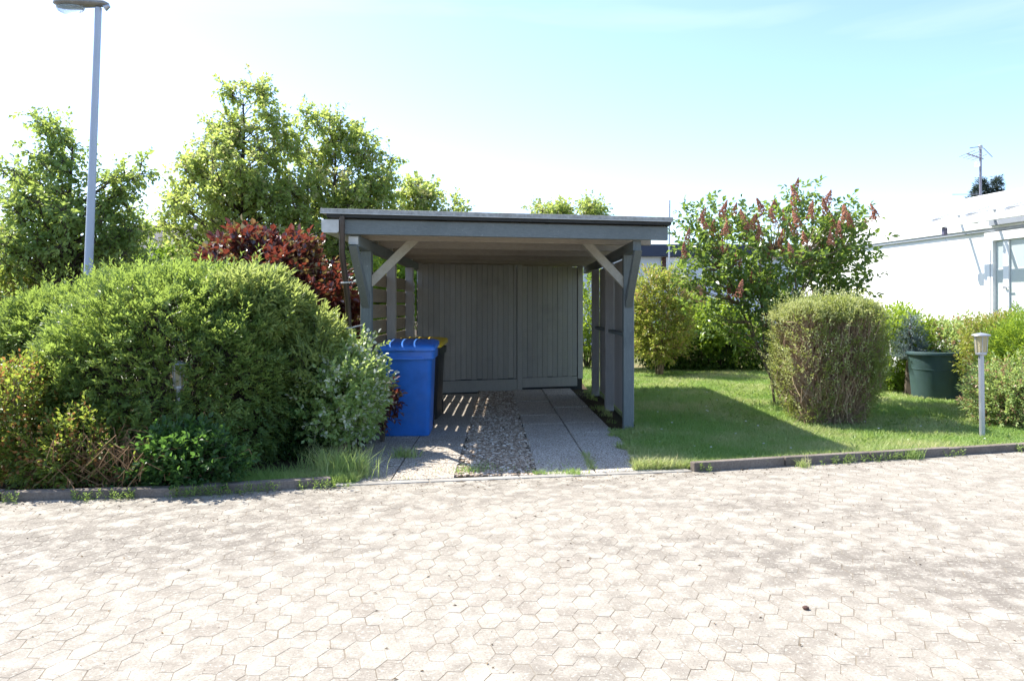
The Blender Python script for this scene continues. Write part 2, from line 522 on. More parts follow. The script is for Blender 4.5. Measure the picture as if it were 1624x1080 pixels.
def flower_mat():
    n = NT('faded_lilac_panicles')
    f = n.noise(30, 3); i = n.attr('tint')
    col = n.mix(n.rng(f, 0.3, 0.7), (0.30, 0.125, 0.075), (0.46, 0.22, 0.135))
    col = n.mix(n.rng(i, 0.6, 1.0, 0, 0.7), col, (0.30, 0.14, 0.12))
    return n.done(n.bsdf(col, 0.9, 0, 0.1).outputs[0])
M['panicle'] = flower_mat()
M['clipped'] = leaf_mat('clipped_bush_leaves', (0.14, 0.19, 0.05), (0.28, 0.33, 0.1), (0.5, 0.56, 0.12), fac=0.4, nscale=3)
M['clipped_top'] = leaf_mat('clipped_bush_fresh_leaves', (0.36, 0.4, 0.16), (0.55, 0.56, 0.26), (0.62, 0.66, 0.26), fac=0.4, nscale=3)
M['bright'] = leaf_mat('bright_garden_leaves', (0.12, 0.21, 0.033), (0.255, 0.367, 0.053), (0.48, 0.624, 0.06), nscale=2)
M['olive'] = leaf_mat('olive_garden_leaves', (0.126, 0.19, 0.036), (0.306, 0.332, 0.072), (0.53, 0.593, 0.094), c3=(0.42, 0.32, 0.12), nscale=2)
M['pale'] = leaf_mat('pale_garden_leaves', (0.182, 0.274, 0.092), (0.405, 0.506, 0.203), (0.597, 0.737, 0.211), c3=(0.38, 0.24, 0.14), nscale=2.5)
M['conifer'] = leaf_mat('far_conifer_needles', (0.035, 0.055, 0.045), (0.075, 0.10, 0.08), (0.08, 0.12, 0.06), fac=0.2)
M['blue_conifer'] = leaf_mat('blue_conifer_needles', (0.15, 0.20, 0.20), (0.30, 0.36, 0.37), (0.2, 0.28, 0.22), fac=0.25)
M['hedge_far'] = leaf_mat('back_hedge_leaves', (0.028, 0.067, 0.017), (0.077, 0.14, 0.025), (0.24, 0.39, 0.03), nscale=1.2)
M['lowweed'] = leaf_mat('weed_leaves', (0.11, 0.18, 0.05), (0.24, 0.32, 0.09), (0.36, 0.50, 0.10))
def litter_mat():
    n = NT('dry_litter')
    col = n.mix(n.attr('tint'), (0.07, 0.05, 0.035), (0.30, 0.21, 0.12))
    return n.done(n.bsdf(col, .9, 0, .1).outputs[0])
M['litter'] = litter_mat()
def grass_mat():
    n = NT('grass_blades')
    isl = n.attr('tint')
    big = n.noise(0.8, 4, 0.6); mid = n.noise(4.0, 3)
    col = n.mix(isl, (0.165, 0.285, 0.065), (0.33, 0.455, 0.135))
    col = n.mix(n.math('MULTIPLY', n.rng(big, 0.42, 0.60), n.rng(isl, 0.2, 0.9, 0.35, 1.0)), col, (0.60, 0.53, 0.29))
    col = n.mix(n.rng(mid, 0.6, 0.75, 0, 0.35), col, (0.32, 0.36, 0.11))
    b = n.bsdf(col, 0.5, 0, 0.3)
    t = n.n('ShaderNodeBsdfTranslucent')
    n.l(n.mix(0.5, col, (0.40, 0.60, 0.10)), t.inputs['Color'])
    m = n.n('ShaderNodeMixShader'); m.inputs[0].default_value = 0.4
    n.l(b.outputs[0], m.inputs[1]); n.l(t.outputs[0], m.inputs[2])
    return n.done(m.outputs[0])
M['grass'] = grass_mat()

# ------------------------------------------------------------------ the ground
EX = np.array([-30.0, -3.73, -2.51, -1.26, 1.588, 5.04, 40.0])
EY = np.array([2.4, 5.744, 5.90, 6.25, 6.775, 7.75, 17.6])
def edge_y(x):
    """where the paved road ends towards the gardens"""
    return np.interp(x, EX, EY)

def sheet(name, pts, z, mat, kind='structure'):
    V = [(x, y, z) for x, y in pts]
    return tag(make_mesh(name, V, [np.array([list(range(len(V)))])], mat), kind=kind)

sheet('ground', [(-400, -60), (400, -60), (400, 900), (-400, 900)], -0.03, M['soil'])

# road: a bed of jointing sand, every paver a little bevelled prism on it
xs = [-30, -3.73, -2.51, -1.26, 1.588, 5.04, 30]
pts = [(30, -20)] + [(x, float(edge_y(x)) + 0.03) for x in xs[::-1]] + [(-30, -20)]
road_bed = sheet('road_bed', pts, -0.0011, M['joint'])
def build_road():
    sx, sy = 0.086, 0.168         # column spacing, period along the column
    hw = sx * 2 / 3
    cols = np.arange(-106, 107)
    rows = np.arange(0, 56)
    cx, cy = np.meshgrid(cols, rows)
    x = cx * sx; y = cy * sy + (cx % 2) * sy / 2 + 0.2
    ang = R(4.0)
    X = (x * math.cos(ang) + (y - 5) * math.sin(ang)).ravel()
    Yv = (-x * math.sin(ang) + (y - 5) * math.cos(ang)).ravel() + 5
    keep = (Yv < edge_y(X) + 0.04) & (np.abs(X) < 8.6) & (Yv > 0.6)
    X = X[keep]; Yv = Yv[keep]
    n = len(X)
    hexa = np.array([(-hw, 0), (-hw / 2, -sy / 2), (hw / 2, -sy / 2), (hw, 0), (hw / 2, sy / 2), (-hw / 2, sy / 2)])
    ca, sa = math.cos(ang), math.sin(ang)
    hexa = np.stack([hexa[:, 0] * ca + hexa[:, 1] * sa, -hexa[:, 0] * sa + hexa[:, 1] * ca], 1)
    gap = 0.985 - rng.random(n) ** 2 * 0.026
    jit = (rng.random((n, 2)) - .5) * 0.004
    rot = (rng.random(n) - .5) * 0.05
    def ring(scale, z):
        h = hexa[None] * (gap * scale)[:, None, None]
        c, s_ = np.cos(rot)[:, None], np.sin(rot)[:, None]
        h = np.stack([h[..., 0] * c - h[..., 1] * s_, h[..., 0] * s_ + h[..., 1] * c], -1)
        v = np.zeros((n, 6, 3))
        v[..., 0] = X[:, None] + jit[:, :1] + h[..., 0]
        v[..., 1] = Yv[:, None] + jit[:, 1:] + h[..., 1]
        tl = (rng_t[:, :1] * h[..., 0] + rng_t[:, 1:] * h[..., 1])
        v[..., 2] = z + tl + hz[:, None]
        return v
    rng_t = (rng.random((n, 2)) - .5) * 0.005
    hz = (rng.random(n) - .5) * 0.0006
    a = ring(np.ones(n), -0.013); b = ring(np.ones(n), -0.0003); c = ring(np.ones(n) * 0.996, 0.0)
    V = np.concatenate([a, b, c], 1).reshape(-1, 3)
    base = (np.arange(n) * 18)[:, None]
    quads = []
    for lv in (0, 6):
        for k in range(6):
            k2 = (k + 1) % 6
            quads.append(base + np.array([lv + k, lv + k2, lv + 6 + k2, lv + 6 + k]))
    top = base + np.array([12, 13, 14, 15, 16, 17])
    o = make_mesh('road', V, [np.concatenate(quads), top], M['road'])
    tag(o, kind='structure')
build_road()

def kerb(p_list, h, wd, zb=-0.03, stone=1.0):
    """row of kerb stones along a line, with a joint every metre"""
    b = MB()
    P = [Vector(p) for p in p_list]
    segs = []
    for a, c in zip(P, P[1:]):
        n = max(1, round((c - a).length / stone))
        for i in range(n):
            segs.append((a.lerp(c, i / n), a.lerp(c, (i + 1) / n)))
    for a, c in segs:
        d = (c - a).normalized()
        nrm = Vector((-d.y, d.x, 0))
        a2 = a + d * 0.005; c2 = c - d * 0.005
        dz = random.uniform(-0.006, 0.006)
        off = nrm * random.uniform(-0.006, 0.006)
        q = [a2 + off, c2 + off, c2 + nrm * wd + off, a2 + nrm * wd + off]
        b.box8([(p.x, p.y, zb) for p in q] + [(p.x, p.y, h + dz) for p in q])
    o = b.build('kerb', M['kerb'], None, bevel=0.008)
    return tag(o, kind='structure')
kerb([(-12.0, float(edge_y(-12)), 0), (-3.73, 5.744, 0), (-2.51, 5.90, 0), (-1.42, 6.205, 0)], 0.07, 0.09)
kerb([(1.56, 6.77, 0), (5.04, 7.75, 0), (12.0, float(edge_y(12)), 0)], 0.075, 0.08)
# flush pale edging where the driveway meets the road
eb = MB()
for i in range(4):
    xa = -1.40 + i * 0.74; xb = xa + 0.73
    ya, yb = float(edge_y(xa)) + .01, float(edge_y(xb)) + .01
    q = [(xa, ya), (xb, yb), (xb - .02, yb + .09), (xa - .02, ya + .09)]
    eb.box8([(x, y, -0.03) for x, y in q] + [(x, y, 0.007) for x, y in q])
tag(eb.build('driveway_edging', M['edging'], None, bevel=0.004), kind='structure')

# driveway slabs
def slabs(name, x0, cols, wd, ylen, y0, y1, mat, lean=-0.03):
    b = MB()
    for c in range(cols):
        y = y0
        while y < y1:
            ye = min(y + ylen, y1)
            xa = x0 + c * wd
            f = lambda yy: lean * (yy - 7.0)
            sk = 0.19
            dz = random.uniform(-0.004, 0.004)
            q = []
            for (xx, yy) in ((xa + .006, y + .006), (xa + wd - .006, y + .006), (xa + wd - .006, ye - .006), (xa + .006, ye - .006)):
                X = xx + f(yy)
                Yq = max(yy + sk * X, float(edge_y(X)) + 0.105)
                q.append((X, Yq))
            if q[3][1] - q[0][1] > 0.03:
                b.box8([(X, Yq, -0.03) for X, Yq in q] + [(X, Yq, 0.008 + dz) for X, Yq in q])
            y = ye
    return tag(b.build(name, mat, None, bevel=0.004), kind='structure')
slabs('driveway', 0.20, 2, 0.50, 0.75, 6.45, 13.4, M['slab'])
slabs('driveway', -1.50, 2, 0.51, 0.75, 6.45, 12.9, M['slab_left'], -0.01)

# gravel between the two tracks
def build_gravel():
    n = 12000
    y = 6.62 + (13.2 - 6.62) * rng.random(n) ** 1.25
    t = rng.random(n)
    xl = -0.47 - 0.01 * (y - 7); xr = 0.19 - 0.03 * (y - 7)
    x = xl + (xr - xl) * t + rng.normal(0, 0.02, n)
    y = y + 0.19 * x * 0
    s = 0.006 + 0.012 * rng.random(n) ** 2
    t_ = (1 + 5 ** .5) / 2
    ico = np.array([(-1, t_, 0), (1, t_, 0), (-1, -t_, 0), (1, -t_, 0), (0, -1, t_), (0, 1, t_), (0, -1, -t_), (0, 1, -t_), (t_, 0, -1), (t_, 0, 1), (-t_, 0, -1), (-t_, 0, 1)]) / 1.9
    fc = np.array([(0, 11, 5), (0, 5, 1), (0, 1, 7), (0, 7, 10), (0, 10, 11), (1, 5, 9), (5, 11, 4), (11, 10, 2), (10, 7, 6), (7, 1, 8), (3, 9, 4), (3, 4, 2), (3, 2, 6), (3, 6, 8), (3, 8, 9), (4, 9, 5), (2, 4, 11), (6, 2, 10), (8, 6, 7), (9, 8, 1)])
    V = ico[None] * (1 + rng.normal(0, .16, (n, 12, 1)))
    V = V * np.stack([s * (0.8 + .7 * rng.random(n)), s * (0.8 + .7 * rng.random(n)), s * 0.62], 1)[:, None]
    a = rng.random(n) * 6.28
    c, si = np.cos(a)[:, None], np.sin(a)[:, None]
    V = np.stack([V[..., 0] * c - V[..., 1] * si, V[..., 0] * si + V[..., 1] * c, V[..., 2]], -1)
    V += np.stack([x, y, -0.006 + rng.random(n) * 0.014], 1)[:, None]
    Fc = (fc[None] + (np.arange(n) * 12)[:, None, None]).reshape(-1, 3)
    o = make_mesh('gravel', V.reshape(-1, 3), [Fc], M['gravel'])
    tag(o, 'brown and grey gravel strip between the two driveway tracks', 'gravel', kind='stuff')
build_gravel()

# lawn sheet
lp = [(1.42, 9.2), (1.19, 9.0), (1.19, 6.80), (1.588, 6.86)] + [(x, float(edge_y(x)) + .08) for x in (3, 5.04, 9)] + [(9, 24), (1.3, 24), (1.40, 13)]
sheet('lawn', lp, -0.004, M['lawn'])
sheet('pavement', [(-7.6, 13.0), (-6.9, 24), (-40, 60), (-60, 20), (-20, 13)], -0.012, M['edging'])

# ------------------------------------------------------------------ foliage tools
def nrmz(a):
    return a / np.maximum(np.linalg.norm(a, axis=-1, keepdims=True), 1e-9)

class FB:
    """collects leaves; all leaves of one plant become one mesh"""
    def __init__(s):
        s.v = []; s.f = []; s.t = []; s.n = 0; s.mi = []
    def leaves(s, pos, ax, nr, Ln, Wd, fold=0.2, full=True, tint=None, droop=0.12, mi=0):
        n = len(pos)
        if n == 0: return
        ax = nrmz(ax)
        sd = nrmz(np.cross(nr, ax))
        nr = np.cross(ax, sd)
        Ln = np.broadcast_to(np.asarray(Ln, float), (n,))[:, None]
        Wd = np.broadcast_to(np.asarray(Wd, float), (n,))[:, None]
        def pt(u, v_):
            return pos + ax * (u * Ln) + sd * (v_ * Wd / 2) + nr * (abs(v_) * fold * Wd - droop * u * u * Ln)
        if full:
            P = [pt(0, 0), pt(.28, .85), pt(.62, .92), pt(1, 0), pt(.62, -.92), pt(.28, -.85)]
            fs = [(0, 1, 2, 3), (0, 3, 4, 5)]
        else:
            P = [pt(0, 0), pt(.45, 1), pt(1, 0), pt(.45, -1)]
            fs = [(0, 1, 2, 2), (0, 2, 3, 3)]
        k = len(P)
        V = np.stack(P, 1).reshape(-1, 3)
        b = (np.arange(n) * k)[:, None, None] + s.n
        Fq = (b + np.array(fs)[None]).reshape(-1, 4)
        s.v.append(V); s.f.append((Fq, full)); s.n += len(V)
        if tint is None: tint = rng.random(n)
        s.t.append(np.repeat(tint, k))
        s.mi.append(np.full(len(Fq), mi))
    def twigs(s, P, D, tl, m, Ln, Wd, spread=0.9, flat=None, fold=.2, full=True, tint=None, droop=.12, tint_var=.25, mi=0):
        """N twigs from P along D, each with m leaves set round (or in a plane when flat normals are given)"""
        n = len(P)
        if n == 0: return
        D = nrmz(D)
        tl = np.broadcast_to(np.asarray(tl, float), (n,))
        ref = nrmz(np.cross(D, nrmz(rng.normal(size=(n, 3)))))
        if flat is not None:
            ref = nrmz(np.cross(D, flat))
        bn = np.cross(D, ref)
        if tint is None: tint = rng.random(n)
        for j in range(m):
            u = (j + .5 + .4 * (rng.random(n) - .5)) / m
            p = P + D * (tl * u)[:, None]
            if flat is not None:
                sg = 1.0 if j % 2 else -1.0
                out = ref * sg + bn * rng.normal(0, .18, (n, 1))
                nr = bn + rng.normal(0, .25, (n, 3))
            else:
                a = j * 2.4 + rng.random(n) * 1.2
                out = ref * np.cos(a)[:, None] + bn * np.sin(a)[:, None]
                nr = nrmz(np.array([0, 0, 1.0]) + out * .2 + rng.normal(0, .45, (n, 3)))
            ax = D * (0.55 + .5 * u[:, None]) + out * spread + rng.normal(0, .12, (n, 3))
            if j == m - 1: ax = D + rng.normal(0, .2, (n, 3))
            sc = (0.75 + .5 * rng.random(n))
            t = np.clip(tint + rng.normal(0, tint_var, n), 0, 1)
            s.leaves(p, ax, nr, np.asarray(Ln) * sc, np.asarray(Wd) * sc, fold, full, t, droop, mi)
    def build(s, name, mat, parent=None):
        V = np.concatenate(s.v); T = np.concatenate(s.t)
        fq = [f for f, full in s.f if full]; ft = [f for f, full in s.f if not full]
        faces = []; mi = []
        mq = [m for (f, full), m in zip(s.f, s.mi) if full]; mt = [m for (f, full), m in zip(s.f, s.mi) if not full]
        if fq: faces.append(np.concatenate(fq)); mi.append(np.concatenate(mq))
        if ft: faces.append(np.concatenate(ft)[:, :3]); mi.append(np.concatenate(mt))
        # 4-index rows of triangles carry the third index twice: drop it
        return make_mesh(name, V, faces, mat, parent, tint=T, matidx=np.concatenate(mi))

def prisms(P0, P1, r0, r1):
    """thin three-sided twigs, all at once"""
    n = len(P0)
    D = nrmz(P1 - P0)
    a = nrmz(np.cross(D, nrmz(rng.normal(size=(n, 3)))))
    b = np.cross(D, a)
    r0 = np.broadcast_to(np.asarray(r0, float), (n,))[:, None]; r1 = np.broadcast_to(np.asarray(r1, float), (n,))[:, None]
    V = []
    for p, r in ((P0, r0), (P1, r1)):
        for k in range(3):
            t = 2 * math.pi * k / 3
            V.append(p + (a * math.cos(t) + b * math.sin(t)) * r)
    V = np.stack(V, 1)
    q = np.array([(0, 1, 4, 3), (1, 2, 5, 4), (2, 0, 3, 5)])
    Fq = (q[None] + (np.arange(n) * 6)[:, None, None]).reshape(-1, 4)
    return V.reshape(-1, 3), Fq

def lumps(d, amp, freq, seed):
    r = np.random.default_rng(seed)
    o = np.zeros(len(d))
    for i in range(7):
        k = nrmz(r.normal(size=(1, 3)))[0] * freq * (0.6 + r.random() * 1.4)
        o += np.sin(d @ k * 1.0 + r.random() * 6.28) / 7 ** .5
    return o * amp

def blob(c, r, n, p=2.3, shell=0.3, amp=0.12, freq=5.0, seed=1, zmin=None):
    """points in the outer part of a lumpy rounded body, with outward normals"""
    c = np.array(c, float); r = np.array(r, float)
    d = nrmz(rng.normal(size=(n, 3)) * (r / r.mean()) ** .6)
    q = nrmz(d / 1.0)
    rad = (np.abs(q / r) ** p).sum(1) ** (-1 / p)
    lump = 1 + lumps(q, amp, freq, seed)
    f = 1 - shell * rng.random(n) ** 1.6
    pos = c + q * (rad * lump * f)[:, None]
    nr = nrmz(np.sign(q) * (np.abs(q) / r) ** (p - 1) / r)
    if zmin is not None:
        k = pos[:, 2] > zmin
        pos, nr = pos[k], nr[k]
    return pos, nr

UP = np.array([0, 0, 1.0])

def bushy(name, lab, cat, c, r, n, mat, leaf=(0.05, 0.025), m=6, tl=0.12, up=.5, p=2.3, shell=.35, amp=.14, freq=5, seed=1,
          full=True, stems=10, group=None, stem_mat='bark', flat=False, spread=.9, out=1.0, fold=.2, parts=('foliage', 'stems')):
    """a shrub: stems that fan out from the foot, twigs with leaves over a lumpy body"""
    c = np.array(c, float)
    z0 = max(0.0, c[2] - r[2])
    root = empty(name, (c[0], c[1], 0.0), lab, cat, group)
    pos, nr = blob(c, r, n, p, shell, amp, freq, seed, zmin=0.04)
    D = nr * out + UP * up + rng.normal(0, .45, pos.shape)
    fb = FB()
    fl = None
    if flat:
        fl = nrmz(np.cross(nrmz(D), np.cross(UP + rng.normal(0, .3, pos.shape), nrmz(D))))
    fb.twigs(pos, D, tl * (.7 + .6 * rng.random(len(pos))), m, leaf[0], leaf[1], spread=spread, flat=fl, full=full, fold=fold)
    fb.build(parts[0], M[mat], root)
    if stems:
        b = MB()
        for i in range(stems):
            t, _ = blob(c, (r[0] * .8, r[1] * .8, r[2] * .85), 1, p, .3)
            t = Vector(t[0])
            if t.z < 0.25: t.z = 0.3
            f0 = Vector((c[0] + random.uniform(-.12, .12) * r[0], c[1] + random.uniform(-.12, .12) * r[1], 0))
            mid = f0.lerp(t, .5) + Vector((0, 0, .15 * t.z)) - (t - f0) * 0.12
            b.tube([f0, mid, t], [.016, .011, .004], 5)
        # inner twigs
        k = min(len(pos), 500)
        idx = rng.choice(len(pos), k, replace=False)
        P1 = pos[idx]; P0 = P1 - nrmz(nr[idx] + UP * .6) * 0.28 * min(r)
        V, Q = prisms(P0, P1, .005, .002)
        b.v.append(V); b.q.extend((Q + b.n).tolist()); b.n += len(V)
        b.build(parts[1], M[stem_mat], root)
    return root

def tree(name, lab, cat, base, ells, mat, leaf=(.09, .06), ncl=180, tw=7, m=6, tl=.22, cl=.30, trunk_r=.13, top=None, group=None,
         full=False, up=.15, fork=.35, bark='bark', lean=(0, 0)):
    """tapered trunk, limbs that run to every leaf clump, leafy twigs round each clump"""
    base = Vector(base)
    root = empty(name, base, lab, cat, group)
    E = [(np.array(e[:3]), np.array(e[3:6])) for e in ells]
    if top is None: top = max(e[0][2] + e[1][2] * .7 for e in E)
    wts = np.array([np.prod(e[1]) ** .75 for e in E]); wts = wts / wts.sum()
    cen = []
    for (c, r), wgt in zip(E, wts):
        k = max(3, int(ncl * wgt))
        d = nrmz(rng.normal(size=(k, 3)))
        cen.append(c + d * r * (0.35 + .65 * rng.random((k, 1)) ** .6))
    cen = np.concatenate(cen)
    # trunk
    b = MB()
    npt = 9
    tp = []
    for i in range(npt):
        t = i / (npt - 1)
        tp.append(Vector((base.x + lean[0] * t + random.uniform(-.06, .06) * (t > 0), base.y + lean[1] * t + random.uniform(-.06, .06) * (t > 0), base.z + (top - base.z) * t)))
    tr = [trunk_r * (1 - .88 * i / (npt - 1)) for i in range(npt)]
    b.tube(tp, tr, 8)
    def on_trunk(z):
        t = min(max((z - base.z) / (top - base.z), 0.12), .97) * (npt - 1)
        i = min(int(t), npt - 2)
        return tp[i].lerp(tp[i + 1], t - i), trunk_r * (1 - .88 * t / (npt - 1))
    for c in cen:
        c = Vector(c)
        hd = math.hypot(c.x - base.x, c.y - base.y)
        s0, r0 = on_trunk(c.z - hd * (.45 + random.random() * .3))
        mid = s0.lerp(c, .5) + Vector((random.uniform(-.1, .1), random.uniform(-.1, .1), -.04 * hd + random.uniform(-.05, .1)))
        rr = min(r0 * .5, .012 + .012 * hd)
        b.tube([s0, mid, c], [rr, rr * .6, .006], 5, caps=False)
    n = len(cen)
    P = np.repeat(cen, tw, 0)
    D = nrmz(rng.normal(size=P.shape) + UP * up)
    off = rng.random((len(P), 1)) * cl
    P = P + D * off * .6
    D2 = D + rng.normal(0, .35, D.shape) - UP * .25
    k = len(P)
    V, Q = prisms(np.repeat(cen, tw, 0), P + nrmz(D2) * tl * .8, .006, .002)
    b.v.append(V); b.q.extend((Q + b.n).tolist()); b.n += len(V)
    b.build('trunk', M[bark], root)
    fb = FB()
    clt = np.repeat(np.clip(rng.normal(.5, .22, n), 0, 1), tw)
    fb.twigs(P, D2, tl * (.7 + .6 * rng.random(k)), m, leaf[0], leaf[1], spread=.95, full=full, tint=clt, tint_var=.28, droop=.2)
    fb.build('crown', M[mat], root)
    return root

def pe(px, py, Y, rx, ry, rd=None):
    """ellipsoid from its place in the picture: centre pixel, depth, half sizes in pixels, half depth in metres"""
    p = at(px, py, Y); s = Y / 1250.0
    return (p.x, p.y, p.z, rx * s, rd if rd else (rx + ry) / 2 * s, ry * s)
# ------------------------------------------------------------------ the carport
SK = 0.217                       # the front is cut parallel to the road
def S(x, v, z): return (x, v + SK * x, z)
XL, XR = -1.57, 1.346
carport = empty('carport', (0, 8.86, 0), 'open grey-blue timber carport with flat felt roof and boarded doors at its back', 'carport')

def skew_box(b, x0, x1, v0, v1, z0, z1):
    b.box8([S(x0, v0, z0), S(x1, v0, z0), S(x1, v1, z0), S(x0, v1, z0), S(x0, v0, z1), S(x1, v0, z1), S(x1, v1, z1), S(x0, v1, z1)])

# posts
for x in (XL, XR):
    for v in (8.86, 10.62, 12.42):
        b = MB()
        Y = v + SK * x
        b.box(x - .058, x + .058, Y - .058, Y + .058, -0.02, 2.015)
        b.build('post', M['post' if v < 9 else 'panel'], carport, bevel=.006)
# plates on the posts, running back
for x in (XL, XR):
    b = MB()
    skew_box(b, x - .045, x + .045, 8.19, 14.1, 2.017, 2.128)
    b.build('side_beam', M['post'], carport, bevel=.005)
b = MB(); skew_box(b, XL - .052, XL + .040, 8.165, 8.188, 2.035, 2.115)
b.build('beam_end_cap', M['gutter'], carport, bevel=.004)
# front beam and cross beams
b = MB(); skew_box(b, -1.675, 1.675, 8.10, 8.16, 2.13, 2.272)
b.build('front_beam', M['beam'], carport, bevel=.005)
for v in (8.86, 9.95, 11.1, 12.2, 13.25, 13.95):
    b = MB(); skew_box(b, -1.62, 1.62, v - .035, v + .035, 2.131, 2.262)
    b.build('rafter', M['rafter'], carport, bevel=.004)
# ceiling boards
b = MB()
v = 8.17
while v < 14.1:
    skew_box(b, -1.66, 1.66, v, v + .128, 2.265 + random.uniform(0, .002), 2.285)
    v += .131
b.build('ceiling', M['plank'], carport)
# roof
b = MB(); skew_box(b, -1.80, 1.70, 8.035, 14.2, 2.288, 2.318)
b.build('roof_deck', M['dark_fascia'], carport)
b = MB()
skew_box(b, -1.85, 1.715, 8.0, 14.26, 2.320, 2.366)
b.build('roof', M['felt'], carport, bevel=.006)
b = MB(); skew_box(b, -1.848, 1.713, 7.992, 8.0, 2.316, 2.324)
b.build('drip_edge', M['gutter'], carport)
# gutter on the low left side, downpipe at its front end
b = MB()
ga, gb = [], []
prof = [(-1.845, 2.262), (-1.845, 2.15), (-1.83, 2.135), (-1.70, 2.135), (-1.685, 2.15), (-1.685, 2.262)]
Vv = []
for v in (8.03, 14.15):
    for (x, z) in prof: Vv.append(S(x, v, z))
b.add(Vv, quads=[(i, i + 1, i + 7, i + 6) for i in range(5)], ngons=[(0, 1, 2, 3, 4, 5), (11, 10, 9, 8, 7, 6)])
g = b.build('gutter', M['gutter'], carport)
b = MB()
b.tube([(-1.655, 7.68, 2.30), (-1.66, 7.69, 2.16), (-1.672, 7.75, 1.95), (-1.685, 8.08, 1.50), (-1.69, 8.16, 1.30), (-1.69, 8.17, .0)], .029, 10)
pipe = b.build('downpipe', M['pipe'], carport, smooth=True)
for z, y in ((1.66, 7.96), (1.20, 8.165)):
    b = MB()
    b.tube([(-1.72, y - .035, z - .004), (-1.655, y - .036, z), (-1.63, y + .06, z + .01), (-1.60, 8.45, z + .02)], .008, 6)
    b.build('pipe_bracket', M['gutter'], pipe)
# braces: forward ones in the line of the plates, diagonal ones across the front
for x in (XL, XR):
    Y = 8.86 + SK * x
    b = MB()
    y1 = Y - .055
    P = []
    for sx in (-.04, .04):
        P += [(x + sx, y1, 1.40), (x + sx, y1, 1.55), (x + sx, y1 - .60, 2.016), (x + sx, y1 - .47 - .25, 2.016)]
    b.add(P, quads=[(3, 2, 1, 0), (4, 5, 6, 7), (0, 1, 5, 4), (1, 2, 6, 5), (2, 3, 7, 6), (3, 0, 4, 7)])
    b.build('forward_brace', M['post'], carport, bevel=.004)
for x, sg in ((XL, 1), (XR, -1)):
    b = MB()
    xi = x + sg * .058
    p0 = Vector(S(xi - sg * .03, 8.86, 1.665)); p1 = Vector(S(xi + sg * .50, 8.86, 2.21))
    b.beam(p0, p1, .05, .095, up=(0, 0, 1))
    b.build('diagonal_brace', M['raw'], carport, bevel=.004)
# boards of the left side: gaps between them let sun through
bays = [(8.90, 10.58), (10.66, 12.38), (12.46, 13.55)]
b = MB()
z = .14
while z < 1.75:
    for (va, vb) in bays:
        dz = random.uniform(-.004, .004); tw = random.uniform(-.004, .004)
        xo = XL - .064
        ya, yb = va + SK * XL - .04, vb + SK * XL + .04
        b.box8([(xo - .007, ya, z + dz), (xo, ya, z + dz), (xo, yb, z + dz + tw), (xo - .007, yb, z + dz + tw),
                (xo - .007, ya, z + .162 + dz), (xo, ya, z + .162 + dz), (xo, yb, z + .162 + dz + tw), (xo - .007, yb, z + .162 + dz + tw)])
    z += .19
b.build('side_boarding', M['fence_board'], carport, bevel=.001)
# solid right side with a rail
b = MB()
for va, vb in ((8.92, 10.56), (10.68, 12.36)):
    v = va
    while v < vb - .02:
        v2 = min(v + .118, vb)
        b.box(XR + .062, XR + .082 + random.uniform(-.001, .001), v + SK * XR, v2 + SK * XR - .004, .07, 2.01)
        v = v2
b.build('side_panel', M['panel'], carport, bevel=.002)
for va, vb in ((8.921, 10.558), (10.682, 12.358)):
    b = MB(); b.box(XR - .02, XR + .060, va + SK * XR, vb + SK * XR, 1.06, 1.10)
    b.build('rail', M['post'], carport, bevel=.003)
# back wall: boarded leaves
WA, WB = Vector((-1.55, 12.88, 0)), Vector((1.24, 13.80, 0))
wd = (WB - WA).normalized(); wn_ = Vector((wd.y, -wd.x, 0)); wl = (WB - WA).length
def wbox(b, s0, s1, d0, d1, z0, z1):
    q = []
    for s_, d_ in ((s0, d0), (s1, d0), (s1, d1), (s0, d1)):
        p = WA + wd * s_ + wn_ * d_
        q.append((p.x, p.y))
    b.box8([(x, y, z0) for x, y in q] + [(x, y, z1) for x, y in q])
def boards(b, s0, s1, pitch, z0, z1, d):
    s_ = s0
    while s_ < s1 - .02:
        s2 = min(s_ + pitch, s1)
        dd = d + random.uniform(-.003, .003)
        wbox(b, s_, s2 - .004, dd, dd + .018, z0 + random.uniform(-.006, .006), z1 + random.uniform(-.008, .008))
        s_ = s2
ss = wl * .60
b = MB(); wbox(b, .0, wl, -.05, -.03, -.05, 2.10); b.build('backing_wall', M['dark_fascia'], carport)
b = MB(); boards(b, .09, ss - .05, .092, .20, 2.115, 0); fixed = b.build('boarded_wall', M['door'], carport, bevel=.002)
b = MB(); wbox(b, .25, ss - .05, .0, .025, -.01, .185); b.build('kick_board', M['door'], fixed, bevel=.003)
b = MB(); boards(b, ss + .05, wl - .115, .092, .21, 2.105, .004); door = b.build('door', M['door'], carport, bevel=.002)
b = MB(); wbox(b, ss + .05, wl - .115, .004, .027, .035, .20); b.build('bottom_board', M['door'], door, bevel=.003)
for s0, s1 in ((.0, .085), (ss - .045, ss + .045), (wl - .105, wl - .01)):
    b = MB(); wbox(b, s0, s1, .0, .030, .0 if s1 < wl - .2 else .16, 2.128); b.build('door_post', M['door'], carport, bevel=.003)

